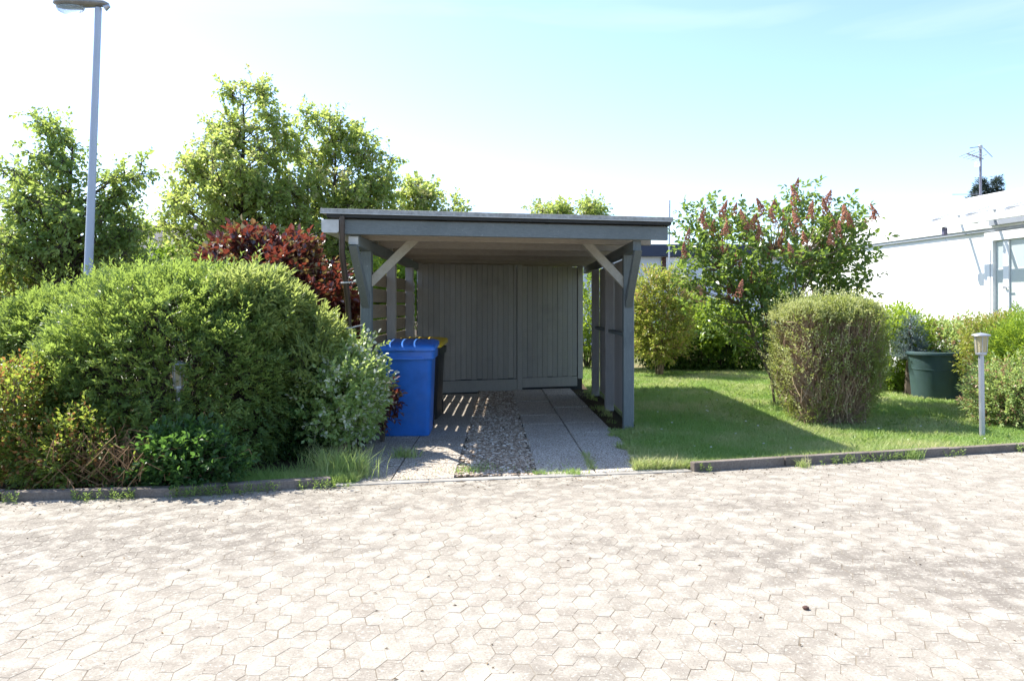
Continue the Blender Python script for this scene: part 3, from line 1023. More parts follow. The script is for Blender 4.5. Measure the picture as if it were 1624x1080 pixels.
# ------------------------------------------------------------------ wheeled bins
def bin_(lab, x, y, bodymat, lidmat, rz, hz=1.0):
    root = empty('wheelie_bin', (x, y, 0.008), lab, 'bin', 'wheeled bins in the carport', rz)
    Wt, Wb, Dt, Db, H = .595, .51, .66, .50, .93 * hz
    T = parent_matrix(root)
    def tr(b):
        for i, V in enumerate(b.v): b.v[i] = np.array([tuple(T @ Vector(p)) for p in V])
        return b
    def rring(wd, dp, z, r=.05, yo=0.0):
        out = []
        for cx, cy, a0 in ((1, -1, -90), (1, 1, 0), (-1, 1, 90), (-1, -1, 180)):
            for k in range(5):
                a = R(a0 + k * 22.5)
                out.append((cx * (wd / 2 - r) + r * math.cos(a), yo + cy * (dp / 2 - r) + r * math.sin(a), z))
        return out
    def loft(b, rings):
        n = len(rings[0]); V = [p for r_ in rings for p in r_]
        Q = [(i * n + k, i * n + (k + 1) % n, (i + 1) * n + (k + 1) % n, (i + 1) * n + k) for i in range(len(rings) - 1) for k in range(n)]
        b.add(V, quads=Q, ngons=[tuple(range(n))[::-1], tuple((len(rings) - 1) * n + k for k in range(n))])
    b = MB()
    loft(b, [rring(Wb - .02, Db - .02, .0, .05, -.03), rring(Wb, Db, .02, .055, -.03), rring(Wt - .035, Dt - .045, H - .10, .06, 0), rring(Wt - .03, Dt - .04, H - .095, .06, 0),
             rring(Wt + .012, Dt + .01, H - .09, .06, 0), rring(Wt + .02, Dt + .02, H - .005, .06, 0)])
    tr(b).build('body', M[bodymat], root, smooth=True, bevel=.003)
    b = MB()       # front lip under the rim
    b.box(-.19, .19, -Dt / 2 - .028, -Dt / 2 - .004, H - .095, H - .070)
    tr(b).build('lifting_comb', M[bodymat], root, bevel=.004)
    b = MB()       # domed lid, higher at the hinge
    rr = []
    for sc, dz in ((1.0, .0), (1.0, .035), (.97, .05), (.80, .066), (.4, .078), (.05, .080)):
        ring = rring((Wt + .05) * sc, (Dt + .06) * sc, 0, .06 * max(sc, .2), 0)
        rr.append([(px, py, H + dz + .045 * (py / (Dt + .06) + .5)) for px, py, _ in ring])
    loft(b, rr)
    lid = tr(b).build('lid', M[lidmat], root, smooth=True)
    b = MB()
    b.tube([(-.27, Dt / 2 + .075, H + .035), (.27, Dt / 2 + .075, H + .035)], .016, 8)
    for sx in (-.2, 0, .2):
        b.box(sx - .02, sx + .02, Dt / 2 + .0, Dt / 2 + .07, H + .02, H + .05)
    tr(b).build('handle', M[bodymat], root)
    b = MB(); b.box(-.10, .10, -Dt / 2 - .05, -Dt / 2 - .02, H + .003, H + .022)
    tr(b).build('lid_grip', M[lidmat], lid, bevel=.004)
    for sx in (-1, 1):
        b = MB()
        b.tube([(sx * .20, Db / 2 + .03, .10), (sx * .255, Db / 2 + .03, .10)], .10, 20)
        wh = tr(b).build('wheel', M['rubber'], root, bevel=.012)
        b = MB(); b.tube([(sx * .19, Db / 2 + .03, .10), (sx * .262, Db / 2 + .03, .10)], .055, 14)
        tr(b).build('hub', M['black'], wh)
    b = MB(); b.tube([(-.2, Db / 2 + .03, .10), (.2, Db / 2 + .03, .10)], .012, 8)
    tr(b).build('axle', M['zinc'], root)
    return root
bin_('plain blue wheeled bin with blue lid standing in front of the black bin', -1.16, 8.86, 'blue', 'blue', R(1.5))
bin_('black wheeled bin with yellow lid half hidden behind the blue bin', -1.18, 10.10, 'black', 'yellow', R(-3), .97)

# ------------------------------------------------------------------ street lamp
p0 = at(140, 435, 12.0)
lamp = empty('street_lamp', (p0.x - .17, 12, 0), 'tall slim grey street lamp rising behind the yew hedge', 'street lamp')
b = MB()
b.tube([(p0.x - .17, 12, 0), (p0.x - .165, 12, .8), (p0.x - .16, 12, .85), (p0.x, 12, 1.9), (p0.x + .155, 12, 5.96)], [.085, .085, .066, .063, .048], 16)
b.build('pole', M['lamp_paint'], lamp, smooth=True)
hx = p0.x + .19
b = MB()
prof = [(.0, .02), (.06, .055), (.16, .072), (.30, .085), (.46, .095), (.60, .098), (.72, .09), (.80, .06), (.84, .015)]
Vv = []; n = 16
for t, r_ in prof:
    for k in range(n):
        a = 2 * math.pi * k / n
        zz = math.sin(a) * r_ * (.95 if math.sin(a) > 0 else .55)
        Vv.append((hx + .12 - t, 12 + math.cos(a) * r_ * 1.35, 6.015 + .02 * t + zz))
b.add(Vv, quads=[(i * n + k, i * n + (k + 1) % n, (i + 1) * n + (k + 1) % n, (i + 1) * n + k) for i in range(len(prof) - 1) for k in range(n)],
      ngons=[tuple(range(n)), tuple((len(prof) - 1) * n + k for k in range(n))[::-1]])
head = b.build('lamp_head', M['lamp_head'], lamp, smooth=True)
b = MB()
for i, (r_, z) in enumerate([(1, 0), (.97, -.03), (.85, -.065), (.6, -.095), (.25, -.11), (.02, -.113)]):
    pass
rings = [(1, 0), (.97, -.03), (.85, -.065), (.6, -.095), (.25, -.11), (.02, -.113)]
Vv = []
for r_, z in rings:
    for k in range(n):
        a = 2 * math.pi * k / n
        Vv.append((hx - .46 + math.cos(a) * .215 * r_, 12 + math.sin(a) * .115 * r_, 5.975 + z))
b.add(Vv, quads=[(i * n + k, (i + 1) * n + k, (i + 1) * n + (k + 1) % n, i * n + (k + 1) % n) for i in range(len(rings) - 1) for k in range(n)], ngons=[tuple(range(n))[::-1]])
b.build('lamp_cover', M['lamp_glass'], head, smooth=True)
b = MB(); b.tube([(hx + .06, 12, 5.96), (hx + .13, 12, 5.995)], [.055, .03], 12); b.build('end_clamp', M['zinc'], head, smooth=True)

# ------------------------------------------------------------------ bollard lamps
def bollard(x, y, h, lab, rp=.028, lean=-.014, sc=1.0):
    root = empty('bollard_lamp', (x, y, 0), lab, 'garden lamp', 'bollard lamps along the road')
    b = MB()
    b.tube([(x, y, -.02), (x + lean, y, h)], rp, 14)
    b.build('pole', M['zinc'], root, smooth=True)
    xc = x + lean
    b = MB(); b.lathe((xc, y, h), [(.036 * sc, 0), (.058 * sc, .004), (.062 * sc, .02), (.06 * sc, .03)], 20); b.build('collar', M['zinc'], root, smooth=True)
    b = MB(); b.lathe((xc, y, h), [(.057 * sc, .031), (.060 * sc, .08), (.070 * sc, .205), (.070 * sc, .208)], 20); b.build('lamp_glass', M['lantern_glass'], root, smooth=True)
    b = MB(); b.tube([(xc, y, h + .034), (xc, y, h + .16)], .02, 10); b.build('bulb', M['white_paint'], root)
    b = MB()
    for k in range(6):
        a = k * math.pi / 3 + .2
        b.tube([(xc + .064 * sc * math.cos(a), y + .064 * sc * math.sin(a), h + .03), (xc + .076 * sc * math.cos(a), y + .076 * sc * math.sin(a), h + .21)], .0035, 5)
    b.build('guard_bars', M['zinc'], root)
    b = MB(); b.lathe((xc, y, h + .21), [(.100 * sc, -.004), (.104 * sc, .002), (.098 * sc, .012), (.05 * sc, .024), (.006, .032), (.0, .034)], 24); b.build('cap', M['zinc'], root, smooth=True)
    return root
g = gnd(1558, 695)
bollard(g.x, g.y, .895, 'knee-high zinc garden lamp on a pole at the lawn edge', sc=.9)
p = at(283, 578, 6.66)
bollard(p.x, p.y, .72, 'zinc garden lamp half buried in the leaves of the yew hedge', .018, .0, .62)

# ------------------------------------------------------------------ green tub
tp = gnd(1487, 636)
ty = tp.y + .40; tx = (1487 - 812) / 1250 * ty
tub = empty('water_tub', (tx, ty, 0), 'dark green round plastic tub standing on the lawn', 'tub')
b = MB(); b.lathe((tx, ty, 0), [(.0, .05), (.345, .05), (.35, .0), (.362, .01), (.425, .68), (.418, .69), (.41, .66), (.36, .12), (.0, .10)][1:], 40)
b.build('body', M['tub'], tub, smooth=True)
b = MB(); b.lathe((tx, ty, 0), [(.424, .672), (.452, .676), (.456, .70), (.448, .722), (.415, .726), (.410, .69)], 40); b.build('rim', M['tub'], tub, smooth=True)
b = MB(); b.lathe((tx, ty, 0), [(.396, .44), (.402, .452), (.409, .452), (.409, .47)], 40); b.build('hoop', M['tub'], tub, smooth=True)

# ------------------------------------------------------------------ white house on the right
U = 1.2                                            # size of the house against its drawing units
def hw_(Y): return 8.1 - .13 * (Y - 12.48)
def hz(z): return z if z <= .1 else 1.42 + (z - 1.42) * U
HY0, HY1 = 8.3, 16.2
house = empty('white_house', (hw_(14), 14, 0), 'low white flat-roofed house beside the garden with glass canopy on its wall', 'house')
def hbox(b, d0, d1, ya, yb, z0, z1):
    """box along the house wall; d = distance out of the wall towards the garden"""
    ya, yb, d0, d1, z0, z1 = ya * U, yb * U, d0 * U, d1 * U, hz(z0), hz(z1)
    def q(Y, d): return (hw_(Y) - d * .9917, Y - d * .129)
    P = [q(ya, d1), q(ya, d0), q(yb, d0), q(yb, d1)]
    b.box8([(x, y, z0) for x, y in P] + [(x, y, z1) for x, y in P])
b = MB(); hbox(b, -7.0, 0.0, HY0, HY1, 0, 2.46); wall = b.build('wall', M['white_render'], house)
b = MB(); hbox(b, -7.06, .06, HY0 - .06, HY1 + .06, 2.50, 2.98); roof = b.build('roof', M['white_paint'], house, bevel=.01)
b = MB(); hbox(b, -7.03, .04, HY0 - .03, HY1 + .03, 2.462, 2.498); b.build('eaves_strip', M['grey_trim'], house)
b = MB(); hbox(b, .0, .004, 11.90, 11.912, .3, 2.46); b.build('wall_joint', M['cool_white'], wall)
# garden door set in the wall
b = MB(); hbox(b, .003, .075, 10.86, 11.02, 0.02, 2.44); hbox(b, .003, .075, 8.5, 8.62, .02, 2.44); hbox(b, .003, .075, 8.622, 10.858, 2.32, 2.44)
dframe = b.build('door_frame', M['white_paint'], house, bevel=.004)
b = MB(); hbox(b, .003, .022, 8.64, 10.855, .06, 2.318); b.build('door_glass', M['glass'], house)
b = MB()
for ya, yb in ((10.60, 10.70), (9.72, 9.84), (8.66, 8.76)): hbox(b, .024, .05, ya, yb, .06, 2.31)
hbox(b, .0245, .0495, 8.66, 10.70, .06, .16)
leafd = b.build('garden_door', M['white_paint'], house, bevel=.004)
b = MB(); hbox(b, .052, .085, 10.635, 10.66, 1.66, 1.69); hbox(b, .072, .085, 10.56, 10.66, 1.668, 1.682); b.build('handle', M['zinc'], leafd)
b = MB(); hbox(b, .0765, .082, 10.90, 10.905, .5, 2.2); b.build('frame_seal', M['grey_trim'], dframe)
# canopy
CY0, CY1 = 8.0, 11.62
canopy_b = MB(); hbox(canopy_b, .47, .53, CY0, CY1, 2.545, 2.635); canopy = canopy_b.build('canopy', M['white_paint'], house, bevel=.004)
def cbeam(ya, yb, d0, z0, d1, z1, wd_, ht, name, mat, par):
    ya, yb, d0, d1, z0, z1 = ya * U, yb * U, d0 * U, d1 * U, hz(z0), hz(z1)
    pa = Vector((hw_(ya) - d0 * .9917, ya - d0 * .129, z0)); pb = Vector((hw_(yb) - d1 * .9917, yb - d1 * .129, z1))
    b = MB(); b.beam(pa, pb, wd_, ht); return b.build(name, mat, par, bevel=.003)
for i in range(6):
    Y = CY0 + .05 + (CY1 - CY0 - .1) * i / 5
    cbeam(Y, Y, .07, 2.80, .50, 2.66, .05, .05, 'canopy_rafter', M['white_paint'], canopy)
for i in range(5):
    Ya = CY0 + .09 + (CY1 - CY0 - .1) * i / 5; Yb = Ya + (CY1 - CY0 - .1) / 5 - .08
    b = MB()
    P = []
    for dz in (0, .008):
        for Y, d, z in ((Ya, .48, 2.675), (Yb, .48, 2.675), (Yb, .08, 2.805), (Ya, .08, 2.805)):
            Y, d, z = Y * U, d * U, hz(z)
            P.append((hw_(Y) - d * .9917, Y - d * .129, z + dz))
    b.box8(P)
    b.build('glass_panel', M['canopy_glass'], canopy)
b = MB(); hbox(b, .062, .10, CY0, 10.9, 2.53, 2.62); b.build('wall_rail', M['grey_wall'], canopy)
for Y in (8.9, 9.9, 10.85):
    c = Vector((hw_(Y * U) - .36, Y * U, hz(2.60)))
    b = MB(); b.lathe(c, [(.0, -.05), (.03, -.045), (.045, -.02), (.046, .0), (.02, .06), (.0, .06)], 14); b.build('spotlight', M['white_paint'], canopy, smooth=True)
b = MB(); hbox(b, .43, .49, 11.28, 11.34, 2.43, 2.544); b.build('canopy_drain', M['violet_pipe'], canopy, bevel=.015)
# window sill line, mast on the roof
ant = empty('antenna', (at(1555, 240, 14).x, 14, 3.292), 'roof antenna mast with thin rods on the white flat roof', 'antenna')
ax_ = ant.location.x
b = MB(); b.tube([(ax_, 14, 3.292), (ax_, 14, 4.28)], .022, 8); b.build('mast', M['mast_grey'], ant)
b = MB(); b.tube([(ax_ - .30, 13.9, 4.11), (ax_ + .06, 14.02, 4.04)], .013, 6)
for t in (0.0, .25, .5, .75): 
    q = Vector((ax_ - .30 + .34 * t, 13.9 + .11 * t, 4.11 - .07 * t)); b.tube([q + Vector((-.03, -.28, 0)), q + Vector((.03, .28, 0))], .007, 5)
b.build('rod_array', M['mast_grey'], ant)
b = MB(); b.tube([(ax_ - .22, 13.95, 4.22), (ax_ + .02, 14, 4.255)], .008, 5); b.tube([(ax_ + .05, 14, 4.23), (ax_ + .24, 14.05, 4.08)], .008, 5); b.build('dipole', M['mast_grey'], ant)
b = MB(); b.lathe((ax_, 14, 4.2), [(.03, 0), (.036, .02), (.036, .07), (.02, .085)], 12); b.build('mast_head', M['grey_trim'], ant)
b = MB(); b.box(ax_ - .09, ax_ - .02, 13.97, 14.03, 3.90, 3.98); b.build('amplifier_box', M['white_paint'], ant, bevel=.005)
b = MB(); b.tube([(ax_ - .5, 14, 3.405), (ax_ + .02, 14, 3.41)], .006, 5); b.build('lower_rod', M['mast_grey'], ant)

# ------------------------------------------------------------------ far buildings
h2 = empty('house', (6.0, 30, 0), 'pale house with dark blue roof edge seen behind the carport', 'house')
def ubox(name, mat, par, x0, x1, y0, y1, z0, z1, bevel=0.0):
    b = MB(); b.box(x0, x1, y0, y1, z0, z1); return b.build(name, mat, par, bevel=bevel)
w2 = ubox('wall', M['cool_white'], h2, 2.2, 12.5, 28.3, 36, 0, 3.2)
ubox('roof', M['navy'], h2, 1.8, 12.9, 27.95, 36.4, 3.203, 3.62)
wx0, wx1 = at(1056, 400, 28.3).x, at(1090, 400, 28.3).x
win = ubox('window', M['white_paint'], h2, wx0, wx1, 28.22, 28.297, 2.58, 3.18)
mid = (wx0 + wx1) / 2
for xa, xb in ((wx0 + .05, mid - .04), (mid + .04, wx1 - .05)):
    ubox('pane', M['glass'], win, xa, xb, 28.205, 28.217, 2.63, 3.02)
ubox('brick_reveal', M['brick'], h2, wx0 - .16, wx0 - .003, 28.25, 28.296, 2.45, 3.18)
ubox('window_sill', M['grey_wall'], win, wx0 - .03, wx1 + .05, 28.12, 28.29, 2.53, 2.577)
fx = at(1061, 420, 22).x
fp = MB(); fp.tube([(fx - .03, 22, 0), (fx + .02, 22, 1.42 + 168 * 22 / 1250)], [.032, .022], 10)
tag(fp.build('flagpole', M['zinc'], None, smooth=True), 'thin bare white pole standing between carport roof and lilac', 'pole')
wf = empty('wooden_screen', (at(1090, 460, 23).x, 23, 0), 'tan board screen showing left of the lilac', 'screen')
b = MB()
sx0 = at(1079, 460, 23).x
for i in range(6): b.box(sx0 + i * .125, sx0 + i * .125 + .12, 23, 23.02, .05, 2.02 + random.uniform(-.01, .01))
b.build('boards', M['tan_wood'], wf)
b = MB(); b.box(sx0 - .02, sx0 + .78, 22.98, 23.06, 2.035, 2.10); b.build('top_rail', M['brick'], wf)
# left side: low garage and a gabled roof beyond the trees
gr = empty('garage', (-23, 36, 0), 'low grey flat-roofed garage far off at the left edge', 'garage')
ubox('wall', M['grey_trim'], gr, -30, -19.6, 34, 40, 0, 2.35)
ubox('roof', M['grey_wall'], gr, -30.3, -19.3, 33.7, 40.3, 2.353, 2.85)
ubox('door', M['dark_gap'], gr, -23.4, -20.6, 33.95, 33.997, .02, 2.1)
gh = empty('house', (-13, 34, 0), 'dark gabled roof of a house between the left trees', 'house')
ubox('wall', M['cool_white'], gh, -17.2, -11.2, 31.5, 38, 0, 3.4)
b = MB()
b.add([(-17.5, 31.2, 3.35), (-10.9, 31.2, 3.35), (-10.9, 38.3, 3.35), (-17.5, 38.3, 3.35), (-17.5, 34.7, 5.0), (-10.9, 34.7, 5.0)],
      quads=[(0, 1, 5, 4), (2, 3, 4, 5), (0, 3, 2, 1)], tris=[(1, 2, 5), (3, 0, 4)])
b.build('roof', M['dark_roof'], gh)
ubox('window', M['glass'], gh, -15.0, -13.6, 31.46, 31.497, 1.2, 2.5)

# a small dark stone lying on the pavers
g = gnd(1278, 966)
b = MB()
b.lathe((g.x, g.y, .0), [(.010, .001), (.016, .005), (.015, .012), (.008, .016)], 7)
o = b.build('pebble', M['brick'])
tag(o, 'small dark pebble lying alone on the pale pavers', 'pebble')
# ------------------------------------------------------------------ left planting
def body(px, py, Y, rx, ry, rd):
    """centre and half sizes of a plant body; rx, ry in pixels, rd in metres"""
    e = pe(px, py, Y, rx, ry, rd)
    return e[:3], (e[3], e[4], e[5])

def yew(name, lab, lobes, n, mat, seed, leaf, tl, m, flat=True, group=None):
    c0 = lobes[0][0]
    root = empty(name, (c0[0], c0[1], 0), lab, 'hedge' if 'hedge' in name else 'shrub', group)
    fb = FB()
    tot = sum(l[1][0] * l[1][2] + l[1][1] * l[1][2] + l[1][0] * l[1][1] for l in lobes)
    allp = []
    for i, (c, r) in enumerate(lobes):
        a = r[0] * r[2] + r[1] * r[2] + r[0] * r[1]
        pos, nr = blob(c, r, int(n * a / tot), 2.35, .34, .075, 7, seed + i, zmin=.05)
        keep = np.ones(len(pos), bool)
        for j, (c2, r2) in enumerate(lobes):
            if j != i:
                q = (np.abs((pos - np.array(c2)) / np.array(r2)) ** 2.35).sum(1)
                keep &= q > .55
        pos, nr = pos[keep], nr[keep]
        D = nr + UP * .08 + rng.normal(0, .40, pos.shape)
        D[:, 2] -= .25 * (pos[:, 2] < c[2])
        Dn = nrmz(D)
        fl = nrmz(np.cross(Dn, np.cross(UP + nr * .4 + rng.normal(0, .35, pos.shape), Dn))) if flat else None
        fb.twigs(pos, D, tl * (.6 + .8 * rng.random(len(pos))), m, leaf[0], leaf[1], spread=.85 if flat else .6, flat=fl, full=False, fold=.12, tint_var=.12)
        allp.append((pos, nr))
    for c, r in lobes:
        ps, ns = blob(c, r, 90, 2.35, .03, .075, 7, seed, zmin=.3)
        fb.twigs(ps, ns + UP * .7 + rng.normal(0, .3, ps.shape), .22 + .16 * rng.random(len(ps)), 14, leaf[0], leaf[1], spread=.7, full=False, fold=.12)
    fb.build('foliage', M[mat], root)
    b = MB()
    for c, r in lobes:
        for k in range(7):
            f0 = Vector((c[0] + random.uniform(-.2, .2) * r[0], c[1] + random.uniform(-.2, .2) * r[1], 0))
            t = Vector((c[0] + random.uniform(-.6, .6) * r[0], c[1] + random.uniform(-.6, .6) * r[1], c[2] + random.uniform(-.1, .7) * r[2]))
            b.tube([f0, f0.lerp(t, .5) + Vector((0, 0, .1)), t], [.03, .02, .006], 5)
    for pos, nr in allp:
        k = min(len(pos), 900)
        idx = rng.choice(len(pos), k, replace=False)
        V, Q = prisms(pos[idx] - nrmz(nr[idx] + UP * .5) * .35, pos[idx], .006, .002)
        b.v.append(V); b.q.extend((Q + b.n).tolist()); b.n += len(V)
    b.build('stems', M['bark'], root)
    return root

yew('yew_hedge', 'big rounded dark green yew hedge left of the carport', [
    body(270, 612, 7.35, 172, 168, 1.0),
    body(308, 530, 7.7, 135, 98, .95),
    body(175, 620, 7.3, 86, 115, .85),
    body(402, 612, 7.6, 68, 128, .85),
    ], 22000, 'yew', 11, (.046, .018), .10, 9)
yew('yew_hedge', 'smaller lumpy yew hedge behind the big one under the street lamp', [
    body(100, 532, 9.7, 76, 60, .9), body(185, 508, 9.8, 62, 58, .8),
    ], 8500, 'yew', 31, (.055, .022), .125, 9)
bushy('lance_leaved_shrub', 'light green shrub with lance-shaped leaves along the top of the yew hedge', 'shrub',
      *body(402, 506, 7.62, 80, 66, .6), 2500, 'privet', (.075, .022), 8, .09, .2, 2.2, .4, .12, 6, 41, spread=.7)
bushy('lance_leaved_shrub', 'narrow light green shrub between the yew hedge and the downpipe', 'shrub',
      *body(508, 596, 7.8, 40, 78, .5), 1500, 'privet', (.065, .019), 8, .13, .4, 2.2, .5, .2, 6, 42, spread=.7)
bushy('reddening_shrub', 'loose shrub with yellow-green and orange leaves at the left edge by the kerb', 'shrub',
      *body(35, 680, 6.6, 88, 100, .55), 2600, 'rose', (.042, .024), 6, .13, .4, 2.2, .55, .22, 6, 51, stem_mat='bark_light')
bushy('reddening_shrub', 'low straggling shrub with orange-tipped leaves between kerb and yew hedge', 'shrub',
      *body(120, 722, 6.35, 85, 56, .36), 1600, 'rose', (.036, .021), 6, .11, .3, 2.2, .6, .25, 6, 52, stem_mat='dead_twig')
bushy('leafy_plant', 'fresh green low plant spilling over the kerb in front of the yew hedge', 'plant',
      *body(295, 736, 6.2, 84, 42, .24), 900, 'lowleaf', (.048, .033), 6, .12, .4, 2.2, .6, .22, 6, 53)
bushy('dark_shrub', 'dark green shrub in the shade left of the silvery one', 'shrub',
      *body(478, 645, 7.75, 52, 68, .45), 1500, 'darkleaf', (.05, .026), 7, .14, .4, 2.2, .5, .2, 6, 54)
bushy('silvery_shrub', 'shrub with sunlit highlights tinted into its silvery leaves, leaning against the blue bin', 'shrub',
      *body(545, 636, 7.72, 50, 72, .40), 2000, 'sunlit_tint', (.044, .032), 8, .15, .5, 2.1, .6, .3, 5, 55, stem_mat='bark_light')
bushy('withered_plant', 'small reddish brown withered plant beside the blue bin', 'plant',
      *body(607, 640, 8.25, 13, 36, .14), 160, 'copper', (.06, .03), 6, .12, .3, 2, .8, .2, 5, 56)
bushy('copper_shrub', 'copper-red leaved shrub rising behind the yew hedge next to the downpipe', 'shrub',
      *body(420, 466, 9.6, 78, 88, .85), 2300, 'copper', (.080, .060), 7, .18, .45, 2.1, .55, .2, 5, 61, full=True)
bushy('copper_shrub', 'lower copper-leaved shrub with yellowing leaves right beside the downpipe', 'shrub',
      *body(512, 512, 9.3, 44, 74, .5), 900, 'copper', (.072, .054), 7, .16, .35, 2.1, .6, .22, 5, 62)
bushy('loose_bush', 'loose green bush at the far left edge beyond the yew hedges', 'shrub',
      *body(8, 500, 13.5, 45, 62, .9), 1300, 'olive', (.07, .04), 6, .16, .4, 2.2, .5, .2, 5, 63)

# tangle of dry twigs by the kerb
def dry_tangle():
    n = 420
    c0 = at(205, 745, 6.16)
    root = empty('dead_bush', (c0.x, c0.y, 0), 'tangle of dry brown twigs over the kerb in front of the yew hedge', 'dead bush')
    b = MB()
    for i in range(n):
        f0 = Vector((c0.x + random.gauss(0, .24), c0.y + random.gauss(0.05, .10), random.uniform(.0, .25)))
        a = random.uniform(0, 6.28); l_ = random.uniform(.15, .42)
        d = Vector((math.cos(a), math.sin(a) * .6, random.uniform(.1, .9))) * l_
        m1 = f0 + d * .5 + Vector((random.uniform(-.05, .05), random.uniform(-.05, .05), random.uniform(0, .1)))
        b.tube([f0, m1, f0 + d + Vector((0, 0, -.12))], [.0048, .004, .002], 4, caps=False)
    b.build('twigs', M['dead_twig'], root)
    fb = FB()
    P = np.array([c0.x, c0.y, .14]) + rng.normal(size=(110, 3)) * np.array([.3, .10, .07])
    fb.twigs(P, rng.normal(size=P.shape) + UP * .5, .1, 4, .035, .02)
    fb.build('foliage', M['rose'], root)
dry_tangle()

# ------------------------------------------------------------------ trees
tree('deciduous_tree', 'dense green tree with upright pointed top behind the street lamp', 'tree', (at(110, 400, 14).x, 14, 0), [
    pe(85, 225, 14, 32, 52, .6), pe(82, 300, 14, 62, 62, 1.0), pe(110, 370, 14, 98, 75, 1.4), pe(190, 320, 14.2, 32, 62, .6),
    pe(195, 390, 14.2, 42, 45, .8), pe(55, 400, 14, 50, 55, 1.0), pe(215, 275, 14, 12, 25, .3)],
    'birch', (.088, .066), 175, 13, 6, .20, .36, .11, top=4.3)
tree('linden_tree', 'tall linden tree with open yellow-green crown and pointed top', 'tree', (at(388, 400, 17).x, 17, 0), [
    pe(402, 162, 17, 36, 42, .7), pe(360, 215, 17, 42, 42, .9), pe(425, 215, 17, 42, 48, .9), pe(385, 285, 17, 88, 62, 1.7), pe(300, 255, 17, 32, 26, .7),
    pe(320, 320, 17, 70, 45, 1.4), pe(285, 375, 17, 45, 28, .9), pe(420, 350, 17, 90, 60, 1.6)],
    'linden', (.092, .074), 145, 17, 7, .22, .38, .13, top=5.9)
tree('linden_tree', 'broad linden tree with yellow-green crown left of the carport roof', 'tree', (at(530, 400, 18).x, 18, 0), [
    pe(515, 212, 18, 48, 42, .9), pe(560, 220, 18, 34, 34, .7), pe(490, 255, 18, 36, 40, .9), pe(535, 300, 18, 82, 62, 1.6), pe(598, 262, 18, 34, 38, .8), pe(590, 320, 18, 42, 42, 1.0),
    pe(500, 370, 18, 75, 50, 1.4), pe(600, 390, 18, 70, 60, 1.4)],
    'linden', (.092, .074), 150, 17, 7, .22, .38, .13, top=5.2)
tree('linden_tree', 'smaller round linden tree just above the carport roof', 'tree', (at(675, 400, 20).x, 20, 0), [
    pe(672, 305, 20, 42, 26, .9), pe(700, 330, 20, 36, 28, .9), pe(650, 340, 20, 40, 35, 1.0), pe(680, 390, 20, 60, 50, 1.3)],
    'linden', (.095, .078), 75, 15, 7, .22, .36, .11, top=4.0)
tree('distant_tree', 'distant pale green treetop peeping over the carport roof', 'tree', (at(898, 400, 34).x, 34, 0), [
    pe(905, 338, 34, 48, 17, 1.6), pe(868, 342, 34, 30, 12, 1.2), pe(935, 340, 34, 22, 13, 1.0), pe(898, 400, 34, 60, 50, 2)],
    'linden', (.15, .12), 90, 18, 6, .35, .55, .16, top=4.6)
tree('distant_tree', 'hazy olive tree cut by the left picture edge', 'tree', (at(-6, 420, 22).x, 22, 0), [
    pe(2, 385, 22, 24, 36, .9), pe(-40, 390, 22, 50, 50, 1.2), pe(-10, 440, 22, 50, 40, 1.2)],
    'olive', (.12, .08), 90, 8, 6, .3, .4, .12, top=3.6)

# backdrop of gardens behind
for (px, py, Y, rx, ry, rd, mat, lab, sd) in [
    (310, 435, 20, 60, 42, 1.6, 'hedge_far', 'dark green bush under the tall linden tree', 71),
    (150, 440, 20, 70, 42, 1.6, 'hedge_far', 'dark green bush behind the tree at the street lamp', 72),
    (560, 440, 19.5, 75, 75, 1.6, 'olive', 'olive green bush under the broad linden tree', 73),
    (625, 470, 16.5, 32, 66, .8, 'bright', 'fresh green bush seen through the open left side of the carport', 75),
    ]:
    bushy('background_bush', lab, 'shrub', *body(px, py, Y, rx, ry, rd), 1500, mat, (.10, .06), 6, .22, .4, 2.2, .45, .18, 6, sd, full=False, stems=5)

# ------------------------------------------------------------------ right garden
bushy('loose_shrub', 'tall loose olive shrub with bare stems at its foot right of the carport', 'shrub',
      *body(1046, 500, 16.3, 44, 74, .75), 1500, 'olive', (.075, .036), 7, .20, .45, 2.1, .5, .22, 5, 81, stems=16, stem_mat='bark_light')
yew('back_hedge', 'dark clipped hedge along the back of the lawn under the lilac', [
    body(1150, 555, 17.6, 105, 38, .6), body(1080, 552, 17.7, 70, 36, .6)], 4200, 'hedge_far', 82, (.07, .04), .14, 6, flat=False)
bushy('bright_shrub', 'glowing yellow-green bush behind the dark hedge below the lilac', 'shrub',
      *body(1138, 525, 17.3, 52, 40, .6), 1100, 'bright', (.08, .045), 6, .18, .5, 2.2, .5, .2, 5, 83)
bushy('bright_shrub', 'bright green bush filling the gap behind the carport back corner', 'shrub',
      *body(932, 510, 18.0, 46, 75, .7), 900, 'bright', (.08, .045), 6, .18, .5, 2.2, .5, .2, 5, 84)
bushy('garden_hedge', 'bright green leafy hedge between clipped bush and green tub', 'hedge',
      *body(1420, 560, 13.2, 42, 66, .6), 1500, 'bright', (.075, .03), 7, .17, .5, 2.3, .45, .16, 6, 85)
bushy('rose_bush', 'pale loose bush with pinkish shoots behind the green tub', 'shrub',
      *body(1505, 560, 13.0, 62, 46, .55), 1300, 'pale', (.06, .034), 6, .16, .5, 2.2, .55, .25, 6, 86)
bushy('pale_shrub', 'reddish green clipped shrub under the garden door', 'shrub',
      *body(1598, 560, 11.4, 62, 54, .6), 1900, 'olive', (.045, .02), 7, .13, .5, 2.5, .4, .12, 6, 87)
bushy('ferny_shrub', 'bright ferny shrub at the right picture edge behind the garden lamp', 'shrub',
      *body(1628, 572, 9.9, 42, 62, .45), 1300, 'bright', (.06, .016), 10, .22, .35, 2.2, .5, .2, 5, 88, flat=True)
